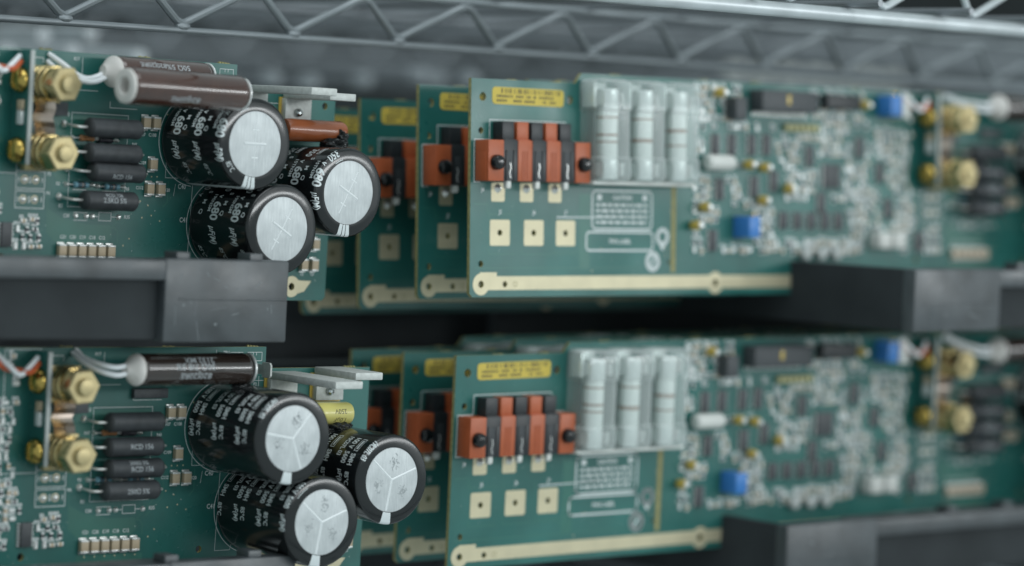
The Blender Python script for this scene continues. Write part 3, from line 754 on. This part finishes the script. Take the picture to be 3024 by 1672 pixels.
def fuses(board):
    z = lambda v: v - VB
    part('fuse_base', lambda mb: mb.box(58.9, 118.4, -9.5, -0.02, z(-41.4), z(-40.0), 'white_plastic', 0.4), board, key='fbase')
    for i in range(3):
        u = 68.4 + 20.2 * i
        f = part('fuse', lambda mb: mb.lathe([(0, 10.2), (4.2, 10.2), (4.35, 10.5), (4.35, 31.0), (4.2, 31.3), (0, 31.3)], (0, -7.2, 0), (0, 0, -1), 'fuse_ceramic', 28), board, (u, 0, z(0)), key='fuse')
        for zt in ((2.0, 10.6), (30.9, 39.2)):
            part('end_cap', lambda mb: mb.lathe([(0, zt[0]), (4.4, zt[0]), (4.7, zt[0] + .4), (4.7, zt[1] - .4), (4.5, zt[1])], (0, -7.2, 0), (0, 0, -1), 'tin_end', 28), f, key=('fcap', zt[0]))
        def bands(mb):
            for a, b in (((13.4, 14.2), (20.4, 21.4), (23.4, 24.2)), ((13.6, 14.4), (22.0, 23.6)), ((17.5, 19.0), (24.0, 24.8)))[i]:
                mb.lathe([(4.36, a), (4.39, a + .05), (4.39, b - .05), (4.36, b)], (0, -7.2, 0), (0, 0, -1), 'fuse_band', 28)
        part('band', bands, f, key=('fbands', i))
        def clipm(mb):
            for v0 in (-6.0, -35.0):
                for sg in (-1, 1):
                    n = [(3.0, -0.4), (5.6, -2.5), (6.0, -7.0), (5.2, -10.2), (5.9, -11.4)]
                    for (xa, ya), (xb, yb) in zip(n, n[1:]):
                        mb.add([(sg * xa, ya, v0 - 2.6), (sg * xb, yb, v0 - 2.6), (sg * xb, yb, v0 + 2.6), (sg * xa, ya, v0 + 2.6)], [(0, 1, 2, 3)], 'tin_end')
            mb.box(-5.2, 5.2, -0.9, -0.3, -9.5, 1.0, 'tin_end', 0.1); mb.box(-5.2, 5.2, -0.9, -0.3, -39.5, -30.5, 'tin_end', 0.1)
            mb.box(-8.4, -6.6, -8.0, -1.0, -9.5, 1.0, 'tin_end', 0.2)
        part('fuse_clip', clipm, f, key='fclip')
        def cover(mb):
            # rounded clear housing: rounded rectangle in plan, swept down the fuse, closed at both ends
            hw, d0, d1, rr = 9.55, -0.6, -13.2, 2.6
            pl = [(-hw, d0)] + [(-hw + rr - rr * math.cos(rad(a)), d1 + rr - rr * math.sin(rad(a))) for a in range(0, 91, 15)] + [(hw - rr + rr * math.sin(rad(a)), d1 + rr - rr * math.cos(rad(a))) for a in range(0, 91, 15)] + [(hw, d0)]
            lev = [(1.9, 0.82), (1.0, 0.95), (-0.6, 1.0), (-10.6, 1.0), (-11.0, 0.95), (-30.0, 0.95), (-30.4, 1.0), (-38.0, 1.0), (-39.4, 0.95), (-40.0, 0.82)]
            vs = []; fs = []; n = len(pl)
            for zz, k in lev:
                for x, y in pl: vs.append((x * k, d0 + (y - d0) * k, zz))
            for r_ in range(len(lev) - 1):
                for j in range(n - 1): fs.append((r_ * n + j, r_ * n + j + 1, (r_ + 1) * n + j + 1, (r_ + 1) * n + j))
            fs.append(list(range(n))[::-1]); fs.append([(len(lev) - 1) * n + j for j in range(n)])
            mb.add(vs, fs, 'clear_plastic')
        part('clear_cover', cover, f, key='fcover')

def mid_parts(board, umin=0):
    z = lambda v: v - VB
    if umin < 100:
        o = part('white_capacitor', lambda mb: mb.lathe([(0, 0), (2.4, 0.1), (3.3, 1.2), (3.3, 15.0), (2.6, 16.2), (0, 16.6)], (0, -4.6, 0), (1, 0, 0), 'white_plastic', 24), board, (129.5, 0, z(-30.7)), key='wcyl')
        for u, v in ((139.8, -0.8), (158.0, -31.2), (167.9, -32.2), (183.6, -41.3), (167.2, -46.5), (130.9, -49.7), (125.3, -57.6), (233.0, -3.0)):
            t = part('tantalum_capacitor', lambda mb: mb.lathe([(0.8, 0.2), (1.9, 1.2), (2.15, 3.2), (1.95, 5.0), (1.2, 6.3), (0, 6.7)], (0, 0, 0), (0, -1, 0), 'tantalum_yellow', 18), board, (u, 0, z(v)), key='tant')
            part('solder_tip', lambda mb: mb.lathe([(1.35, 6.1), (1.3, 6.5), (0.8, 7.0), (0, 7.1)], (0, 0, 0), (0, -1, 0), 'tinned_wire', 16), t, key='tanttip')
        c = part('pin_connector', lambda mb: (mb.box(160.9, 196.6, -8, -0.02, z(-8.0), z(1.2), 'ic_black', 0.3)), board, key='blkcon')
        part('keying_slot', lambda mb: mb.box(176.5, 178.6, -8.15, -6, z(-4.8), z(-0.6), 'tantalum_yellow', 0.1), c, key='keyslot')
        part('pin_row', lambda mb: [mb.box(162.2 + 2.54 * i, 162.9 + 2.54 * i, -0.9, -0.05, z(-9.8), z(-8.0), 'tinned_wire') for i in range(14)], c, key='conpins')
        part('pin_connector', lambda mb: mb.box(145.5, 152.5, -7, -0.02, z(-12.0), z(-2.5), 'ic_black', 0.3), board, key='blkcon2')
        part('relay', lambda mb: mb.box(206, 228, -5, -0.02, z(-5.5), z(1.0), 'black_plastic', 0.3), board, key='relay')
        for i in range(6): part('test_pin', lambda mb: mb.box(-1.3, 1.3, -2.4, -0.02, -1.5, 1.5, 'pale_yellow', 0.3), board, (183.6 + 3.7 * i, 0, z(-14.3)), key='ypin')
        for u, v, w in ((151.5, -58.0, 10), (244.6, -2.8, 9)):
            p = part('trimmer', lambda mb: mb.box(-3.4, 3.4, -w, -0.02, -4.6, 4.6, 'blue_plastic', 0.35), board, (u + 3.2, 0, z(v)), key=('pot', w))
            part('adjuster', lambda mb: mb.lathe([(1.2, 4.5), (1.2, 5.6), (0.9, 5.8), (0, 5.8)], (1.4, -w + 3, 0), (0, 0, 1), 'yellow_brass', 14), p, key=('adj', w))
        part('electrolytic', lambda mb: mb.box(253.0, 257.5, -8.5, -0.02, z(-8.2), z(2.0), 'white_plastic', 0.5), board, key='wblk')
        for u, v in ((139, -23), (149.2, -22.8), (161.7, -22.5), (171.1, -22.2), (142, -42), (163.5, -40.5), (176, -38.0), (138, -64), (199, -26.5), (232, -22), (246, -33), (252, -49), (207, -47)): soic(board, u, v)
        soic(board, 213.4, -35.1, 10.5, 10.5, 12)
        for i in range(5): soic(board, 182.5 + 9.0 * i, -55.0, 4.6, 7.4, 5)
        for u in (243.5, 253.5): part('white_socket', lambda mb: mb.box(-4, 4, -7.5, -0.02, -3.6, 3.6, 'white_plastic', 0.5), board, (u, 0, z(-63.5)), key='wsock')
        for u in (196.0, 206.0, 216.0): part('inductor', lambda mb: mb.lathe([(2.4, 0.1), (2.8, 0.5), (2.8, 3.2), (2.2, 3.6), (0, 3.6)], (0, 0, 0), (0, -1, 0), 'screw_edge', 18), board, (u, 0, z(-69.5)), key='induct')
    soic(board, 273.7, -64.0, 4.6, 9.0, 7)
    def chip(kind):
        def b(mb):
            body = {'r': 'ic_black', 'c': 'tan_ceramic', 't': 'tin_end'}[kind]
            mb.box(-0.7, 0.7, -0.7 if kind != 'c' else -1.0, -0.05, -0.68, 0.68, body)
            for s in (-1, 1): mb.box(min(s * 0.65, s * 1.25), max(s * 0.65, s * 1.25), -0.75 if kind != 'c' else -1.05, -0.02, -0.7, 0.7, 'tin_end', 0.1)
        return b
    nm = {'r': 'chip_resistor', 'c': 'small_chip_capacitor', 't': 'chip_jumper'}
    for u, v, vert, kd in SPOTS:
        if u < umin: continue
        part(nm[kd], chip(kd), board, (u, 0, z(v)), ry=rad(90) if vert else 0, key=('chip', kd))

def right_end(board, variant):
    z = lambda v: v - VB
    terminal_group(board)
    for (u, v) in ((281.3, -43.6), (286.2, -43.6), (281.0, -50.9), (286.1, -50.9)):
        p = part('round_pad', lambda mb: mb.lathe([(1.65, 0.06), (1.5, 0.10), (1.35, 0.10)], (0, 0, 0), (0, -1, 0), 'gold_plating', 20), board, (u, 0, z(v)), key='rpad')
        part('solder_joint', lambda mb: mb.lathe([(1.4, 0.08), (1.1, 0.45), (0.5, 0.75), (0, 0.8)], (0, 0, 0), (0, -1, 0), 'solder', 16), p, key='rpads')
    if variant == 'upper':
        rs = [(303.1, -23.1, ()), (303.2, -32.4, ()), (305.4, -39.5, (('RCD 156', 8.2, -2.4, 1.7),)), (302.5, -50.2, (('2.5KΩ 5%', 7.2, -0.6, 1.9), ('RCD 156', 8.6, 1.7, 1.5)))]
    else:
        rs = [(302.4, -22.8, ()), (302.5, -32.0, (('RCD 156', 8.6, -0.6, 1.9),)), (303.1, -40.1, (('RCD 156', 8.6, -0.9, 1.9), ('250Ω 5%', 8.4, 1.8, 1.6))), (301.8, -48.3, (('250Ω 5%', 8.8, -1.0, 1.9),))]
    for u, v, t in rs: power_resistor(board, u, u + 24.2, v, 7.0, t)
    axial_small(board, 302.2, 309.0, -44.7); axial_small(board, 316.4, 323.2, -45.0)
    axial_small(board, 304.0, 310.5, -27.3, 'amber_body', ()); axial_small(board, 312.5, 319.0, -27.6, 'dark_band', ())
    for u in (304.8, 309.6, 312.4, 324.4): part('solder_joint', lambda mb: mb.lathe([(1.15, 0.02), (1.0, 0.5), (0.5, 0.95), (0, 1.0)], (0, 0, 0), (0, -1, 0), 'solder', 14), board, (u, 0, z(-56.4)), key='sj2')
    for u, v in ((334.2, -20.2), (338.9, -20.2), (338.3, -35.9), (337.4, -45.2), (342.6, -45.2), (415.2, -72.9), (420.5, -72.9), (420.6, -64.6)): chip_cap(board, u, v)
    for i in range(6): chip_cap(board, 298.5 + 4.44 * i, -69.4)
    h = 36.4 if variant == 'upper' else 45.5
    if variant == 'upper':
        capacitor(board, *CAPS[0], h, 'cross', 0, '190N5M', 262, 7.8); capacitor(board, *CAPS[1], h, 'cross', -28, '15TN3M', 264, 8.6); capacitor(board, *CAPS[2], h, 'cross', -30, '190N5M', 262, 0.4)
    else:
        capacitor(board, *CAPS[0], h, 'Y', 30, stripe_ang=262, y0=-1.6); capacitor(board, *CAPS[1], h, 'Y', 0, stripe_ang=262, y0=-0.8); capacitor(board, *CAPS[2], h, 'Y', 0, stripe_ang=261, y0=-7.0)
    # wirewound resistors with their white wires
    if variant == 'upper':
        enamel_tube(board, 312.0, 356.0, -2.0, 9.0, False, (('50Ω 5%', 21, 2.2, 2.2), ('2079', 24, -0.9, 2.2), ('820J20RE', 9, 2.6, 2.0)))
        enamel_tube(board, 295.0, 349.0, -7.4, 40.0, True, (('820J20RE', 17, -5.2, 2.2),), r=6.7)
        part('white_wire', lambda mb: mb.tube([(309.5, -8, -2.5 - VB), (302, -9.5, -5.0 - VB), (297, -9, -4.5 - VB), (291.5, -5, 0 - VB), (289, -0.3, 3.0 - VB)], 0.95, 'white_insulation', 8), board)
        part('white_wire', lambda mb: mb.tube([(309.5, -9, -4.0 - VB), (302, -12, -6.2 - VB), (297, -10, -6.0 - VB), (290.5, -4, -2.5 - VB), (288.5, -0.3, 0.4 - VB)], 0.95, 'white_insulation', 8), board)
    else:
        enamel_tube(board, 305.5, 355.5, -2.1, 20.0, False, (('2132 MX', 18, 2.9, 2.2), ('50Ω 7/8 5%', 14, 0.2, 2.3), ('820J20RE', 16, -3.3, 2.3)), em='dark_enamel')
        part('white_wire', lambda mb: mb.tube([(301.5, -20, -0.6 - VB), (297, -20, -1.2 - VB), (293, -17, -0.5 - VB), (291, -8, 1.2 - VB), (292, -0.3, 3.6 - VB)], 0.95, 'white_insulation', 8), board)
        part('white_wire', lambda mb: mb.tube([(301.5, -20.5, -3.4 - VB), (297, -20, -4.0 - VB), (292, -16, -2.6 - VB), (289.5, -8, 0.2 - VB), (290.5, -0.3, 2.4 - VB)], 0.95, 'white_insulation', 8), board)
        part('socket_strip', lambda mb: mb.box(317, 332, -2.2, -0.02, z(-14.6), z(-11.0), 'ic_black', 0.2), board)
    for k, (u, zz) in enumerate(((364.5, -4.0), (372.5, -3.6))):
        def tab(mb):
            n = [(-2.6, -3.2), (-2.6, 2.6), (2.2, 2.6), (3.0, 1.6), (3.0, -2.4), (2.2, -3.2)]
            mb.add([(-0.4, -8.0 - x, y) for x, y in n] + [(0.4, -8.0 - x, y) for x, y in n], [tuple(range(6)), tuple(range(11, 5, -1))] + [(i, (i + 1) % 6, 6 + (i + 1) % 6, 6 + i) for i in range(6)], 'cast_aluminium')
            mb.box(-0.4, 0.4, -5.6, -0.02, -2.2, 1.6, 'cast_aluminium')
        part('blade_tab', tab, board, (u, 0, z(zz)), key='tab')
    heat_sink(board, 378.2, 391.0, 45.0, -4.6 if variant == 'upper' else -6.4, -24.0); heat_sink(board, 400.1, 413.3, 30.0 if variant == 'upper' else 28.0, -5.9 if variant == 'upper' else -4.8, -16.4)
    if variant == 'upper':
        film_cap(board, 392, 422.5, -19.6, 12.0, 'orange_wrap'); glue(board, 414.0, -25.2, 17.0, 5.4, 5.0, 3.4, 2); glue(board, 418.8, -22.0, 15.5, 2.4, 3.0, 3.4, 3)
    else:
        film_cap(board, 380, 410.0, -20.6, 12.0, 'yellow_wrap', (('1.0µF', 20, -3.2, 1.9), ('250V', 20, 0.2, 1.9)))
        glue(board, 402.5, -26.6, 14.5, 4.8, 4.2, 2.8, 5); glue(board, 410.6, -25.4, 10, 2.0, 2.0, 1.4, 8); glue(board, 351.5, -9.2, 22, 4.0, 3.5, 1.8, 6)

def dust(mb):
    rnd = random.Random(21)
    for _ in range(260):
        u, v = rnd.uniform(2, 424), rnd.uniform(-86, -5)
        mb.rect(u, u + rnd.uniform(.1, .3), v - VB, v - VB + rnd.uniform(.1, .3), 'silkscreen', w=0.08)
    for _ in range(30):
        u, v, a = rnd.uniform(2, 424), rnd.uniform(-86, -5), rnd.uniform(0, 3.1); L_ = rnd.uniform(.8, 2.6)
        mb.line([(u, v - VB), (u + L_ * math.cos(a), v - VB + L_ * math.sin(a))], 0.07, 'mask_over_copper', w=0.09)
def make_board(label, pose, variant, role, group=None):
    t = Vector(pose[:3]); R = rot3(pose[5], pose[3], pose[4])
    base = t + R @ Vector((0, 0, VB))
    b = thing('circuit_board', label, 'circuit board', base, R, group)
    part('board_panel', panel, b, key='panel')
    copper_areas(b)
    part('via_field', vias, b, key='vias', kind='stuff')
    part('dust', dust, b, key='dust', kind='stuff')
    if role in ('full', 'left'): part('silkscreen_print', silk('left' if role == 'left' else 'full'), b, key=('silk', role))
    if role == 'rear':
        left_end(b); fuses(b); part('silkscreen_print', silk('rear'), b, key='silkrear')
        return b
    if role == 'left':
        part('ground_strip', ground_strip, b, key='gstrip')
        mid_parts(b, 256)
    else:
        left_end(b); fuses(b); mid_parts(b)
    right_end(b, variant)
    return b

P_LU = (323.287, 956.383, 28.418, 0.631, 0.714, 2.449); P_LL = (326.276, 959.111, -81.898, 0.543, 0.413, -1.181)
P_RU = (787.097, 934.164, 27.202, -2.294, -0.324, 1.337); P_RL = (792.959, 943.379, -84.404, 1.07, -0.497, -0.806)
make_board('green circuit board on the upper left whose black capacitors read 680 µF, orange film capacitor', P_LU, 'upper', 'left')
make_board('green circuit board on the lower left whose black capacitors read 5600 µF, yellow film capacitor', P_LL, 'lower', 'left')
make_board('frontmost green board of the upper right row, yellow label and clear fuse covers', P_RU, 'lower', 'full')
make_board('frontmost green board of the lower right row, yellow label and clear fuse covers', P_RL, 'lower', 'full')
def behind(pose, w, du, dv, droll=0.0):
    R = rot3(pose[5], pose[3], pose[4]); t = Vector(pose[:3]) + R @ Vector((du, -w, dv))
    return (t.x, t.y, t.z, pose[3], pose[4] + droll, pose[5])
make_board('second board of the upper right row, dark, showing a strip of label and connector', behind(P_RU, -33, 1.0, -1.6), 'lower', 'rear')
make_board('third board of the upper right row, darker and set lower behind the second', behind(P_RU, -69, 0.0, -6.5), 'lower', 'rear')
make_board('rearmost visible board of the upper right row, a blurred sliver behind the orange capacitor', behind(P_RU, -103, -3.0, -9.5), 'lower', 'rear')
make_board('second board of the lower right row, dark, behind the frontmost one', behind(P_RL, -34, 0.0, -2.0), 'lower', 'rear')
make_board('third board of the lower right row, darkest, beside the yellow film capacitor', behind(P_RL, -68, -1.0, -4.0), 'lower', 'rear')

# ------------------------------------------------------------------ black plastic racks the boards stand in
def rack(label, pose, u0, u1, wf, vtop, vbot, depth, ztop_rear, zbot_rear, left_teeth=()):
    R = rot3(pose[5] * 0.5, 0, pose[4]); o = Vector(pose[:3]); Rb = rot3(pose[5], pose[3], pose[4])
    org = o + Rb @ Vector((0, 0, VB))
    t = thing('board_rack', label, 'rack', org, R)
    zt, zb = vtop - VB, vbot - VB
    m = 'rack_plastic'
    fl = 8.0                                   # height of the top flange
    part('top_flange', lambda mb: mb.box(u0 + 50, u1 - 50, -wf, -wf + 16, zt - fl, zt - 0.6, m, 0.6), t)
    part('front_wall', lambda mb: mb.box(u0 + 50, u1 - 50, -wf + 4, -wf + 16.5, zb + 1, zt - fl + 0.5, 'rack_shaded'), t)
    for a, b in ((u0, u0 + 56.5), (u1 - 56.5, u1)):
        e = part('end_block', lambda mb: mb.box(a, b, -wf - 0.4, -wf + 7, zb, zt, m, 0.9), t)
        part('parting_line', lambda mb: mb.box(a + 6, b - 0.9, -wf - 0.7, -wf - 0.2, zt - 15.0, zt - 14.2, m, 0.2), e)
        def scratches_and_glare(mb, a=a, b=b):
            rnd = random.Random(int(a * 7 + wf))
            for _ in range(16):
                x, z_, an = rnd.uniform(a + 4, b - 4), rnd.uniform(zb + 3, zt - 3), rnd.gauss(0.5, 0.6); L_ = rnd.choice((0.8, 1.5, 3.0, 7.0))
                mb.line([(x, z_), (x + L_ * math.cos(an), z_ - L_ * math.sin(an))], rnd.uniform(0.12, 0.4), 'scuff_and_glare', w=wf + 0.42)
            for _ in range(3):
                x, z_ = rnd.uniform(a + 6, b - 6), rnd.uniform(zb + 6, zt - 6); mb.rect(x, x + rnd.uniform(.6, 1.6), z_, z_ + rnd.uniform(.6, 1.4), 'scuff_and_glare', w=wf + 0.43)  # small pale patches painted in for spots of glare
        part('scuff', scratches_and_glare, e, kind='stuff')
    for a, b in ((u0, u0 + 4), (u1 - 4, u1)): part('side_wall', lambda mb: mb.box(a, b, -wf + 6, depth, zb + 0.2, zt - (9.0 if u0 < 145 else 0.2), 'rack_shaded', 0.5), t)
    n = 7
    for i in range(n):
        uu = u0 + 14 + (u1 - u0 - 28) * i / (n - 1)
        part('floor_bar', lambda mb: mb.box(uu - 5, uu + 5, -wf + 15, depth, zb + 0.6, min(-0.3, zb + 9), 'rack_shaded'), t)
    part('rear_panel', lambda mb: mb.box(u0 - 60, u1 + (260 if u0 < 145 else 60), depth - 1, depth + 4, zbot_rear, ztop_rear, 'rack_shaded'), t)  # in the shaded tone, widened so the gap behind stays black
    for uu, ww in left_teeth:
        part('tooth', lambda mb: mb.box(uu - 3.0, uu + 3.0, -ww - 1, -ww + 7, zt - 2, zt + 2.4, m, 0.4), t)
    return t
rack('black plastic rack under the upper left board, worn end block facing front', P_LU, 140, 366.5, 45, -69.4, -100.0, 120, 70, -33, ((318.5, 43), (352, 43)))
rack('black plastic rack under the lower left board, only its top edge in view', P_LL, 140, 366, 45, -70.6, -103, 120, 74, -101, ((311, 43), (348, 43)))
rack('black plastic rack under the upper right boards, pale square end block', P_RU, 188.3, 420, 69, -72.4, -99.0, 130, 70, -33, ((262, 66), (300, 66)))
rack('black plastic rack under the lower right boards, notched end block at the bottom edge', P_RL, 153.5, 420, 41, -73.0, -101, 130, 74, -101, ((262, 38), (300, 38)))

# ------------------------------------------------------------------ chrome wire shelf above
def wire_shelf():
    t = thing('wire_shelf', 'chrome wire shelf with zigzag truss rails running above the boards', 'shelf', (300, 830, 40))
    B = Vector((300, 830, 40))
    L0, L1 = -200, 1700
    def rod(y, z, r, m='chrome'): return lambda mb: mb.tube([(L0, y - B.y, z - B.z), (L1, y - B.y, z - B.z)], r, m, 14)
    def zig(x0, per, yb, zb, yt, zt, r, m='chrome'):
        def f(mb):
            pts = []; x = x0
            while x < L1 + B.x:
                for dx, y, z in ((-3.2, yb, zb + 1.2), (0, yb, zb), (3.2, yb, zb + 1.2), (per / 2 - 3.2, yt, zt - 1.2), (per / 2, yt, zt), (per / 2 + 3.2, yt, zt - 1.2)):
                    pts.append((x + dx - B.x, y - B.y, z - B.z))
                x += per
            mb.tube(pts, r, m, 8, 1)
        return f
    part('rail', rod(1000, 41.0, 1.35), t); part('rail', rod(990, 60.5, 1.5), t)
    part('zigzag_wire', zig(638.5 - 54.5 * 14, 54.5, 1000, 43.8, 990, 58.8, 1.55), t)
    for i in range(12):
        part('weld_bead', lambda mb: mb.lathe([(0, -3.4), (1.2, -3.0), (1.9, -1.2), (2.0, 0), (1.9, 1.2), (1.2, 3.0), (0, 3.4)], (0, 0, 0), (1, 0, 0), 'chrome', 10), t, (638.5 + 54.5 * i - B.x, 1000 - B.y, 42.6 - B.z), key='bead')
    part('rail', rod(838, 58.2, 2.9, 'rail_zinc'), t); part('rail', rod(828, 82.0, 2.3), t)
    part('zigzag_wire', zig(867.0 - 54.5 * 18, 54.5, 838, 62.8, 828, 80.0, 1.5, 'rail_zinc'), t)
    for k, (x, z) in enumerate([(1306 + 23.2 * i, 52.0 + 0.15 * i) for i in range(7)] + [(962, 31.5), (987, 30.8), (1023, 33.5), (1062, 37.6), (1074, 36.0), (1098, 37.0)]):
        w_ = part('deck_wire', lambda mb: mb.tube([(0, 472, 0), (0, 800, 0)], 2.0, 'galvanised', 8), t, (x - B.x, 0, z - B.z), key='deckend')
        part('wire_end_glint', lambda mb: mb.lathe([(0, -3.0), (2.2, -2.6), (3.6, -0.8), (3.8, 1.5), (3.8, 9)], (0, 471, 0), (0, 1, 0), 'white_plastic' if k < 7 else 'wire_glint', 14), w_, key=('wireglint', k < 7))  # pale tips added in place of highlights on the wire ends
    for x, z, y0, y1 in ((792, 37.0, 1290, 1520), (812, 46.0, 1290, 1480), (846, 48.5, 1300, 1560), (836, 39.0, 1300, 1460), (876, 38.0, 1300, 1500)):
        part('deck_wire', lambda mb: mb.tube([(x - B.x, y0 - B.y, z - B.z), (x - B.x, y1 - B.y, z - B.z + 3)], 4.2, 'rail_zinc', 10), t)
    for i in range(28):
        x = 300 + i * 54.5
        part('deck_wire', lambda mb: mb.tube([(0, -10, 22.8), (0, 600, 22.8)], 1.5, 'galvanised', 8), t, (x - B.x, 0, 0), key='deckwire')
    for y in (1150,): part('cross_rod', rod(y, 60.6, 1.9, 'galvanised'), t)
    return t
wire_shelf()
def rear_shelf():
    t = thing('wire_shelf', 'blurred wire shelf far behind, seen as pale streaks above the upper boards', 'shelf', (300, 1700, 20))
    L0, L1 = -100, 2400
    for y, z, r in ((1700, 58, 3.0), (1700, 92, 3.0), (2000, 70, 3.0)):
        part('rail', lambda mb: mb.tube([(L0, y - 1700, z - 20), (L1, y - 1700, z - 20)], r, 'galvanised', 10), t)
    def zz(mb):
        mb.tube([(L0 + 30 * i, 0, 40 if i % 2 == 0 else 70) for i in range(int((L1 - L0) / 30))], 2.2, 'galvanised', 8, 1)
    part('zigzag_wire', zz, t)
    for i in range(16): part('deck_wire', lambda mb: mb.tube([(0, 0, 30), (0, 420, 34)], 2.2, 'galvanised', 8), t, (L0 + i * 150, 0, 0), key='deckwire2')
    part('post', lambda mb: mb.tube([(560, 0, -600), (560, 0, 500)], 12, 'galvanised', 16), t)
    return t
rear_shelf()
def lower_shelf():
    t = thing('wire_shelf', 'pale wire shelf edge under the lower racks, at the bottom right corner', 'shelf', (300, 830, -190))
    L0, L1 = -200, 1500
    z0 = 3.0
    part('rail', lambda mb: mb.tube([(L0, 0, z0 + 12), (L1, 0, z0 + 12)], 2.6, 'chrome', 14), t)
    part('rail', lambda mb: mb.tube([(L0, 270, z0 - 4), (L1, 270, z0 - 4)], 2.6, 'chrome', 14), t)
    for i in range(40): part('deck_wire', lambda mb: mb.tube([(0, 0, z0 - 6), (0, 280, z0 - 6)], 1.6, 'galvanised', 8), t, (L0 + i * 42, 0, 0), key='deckwire3')
lower_shelf()

# ------------------------------------------------------------------ dim room behind
def wall():
    mb = MB(); mb.box(-2000, 5500, 3200, 3260, -1300, 1800, 'backdrop')
    o = bpy.data.objects.new('wall', mb.mesh('wall')); COL.objects.link(o); o.location = OFF; o['kind'] = 'structure'
wall()
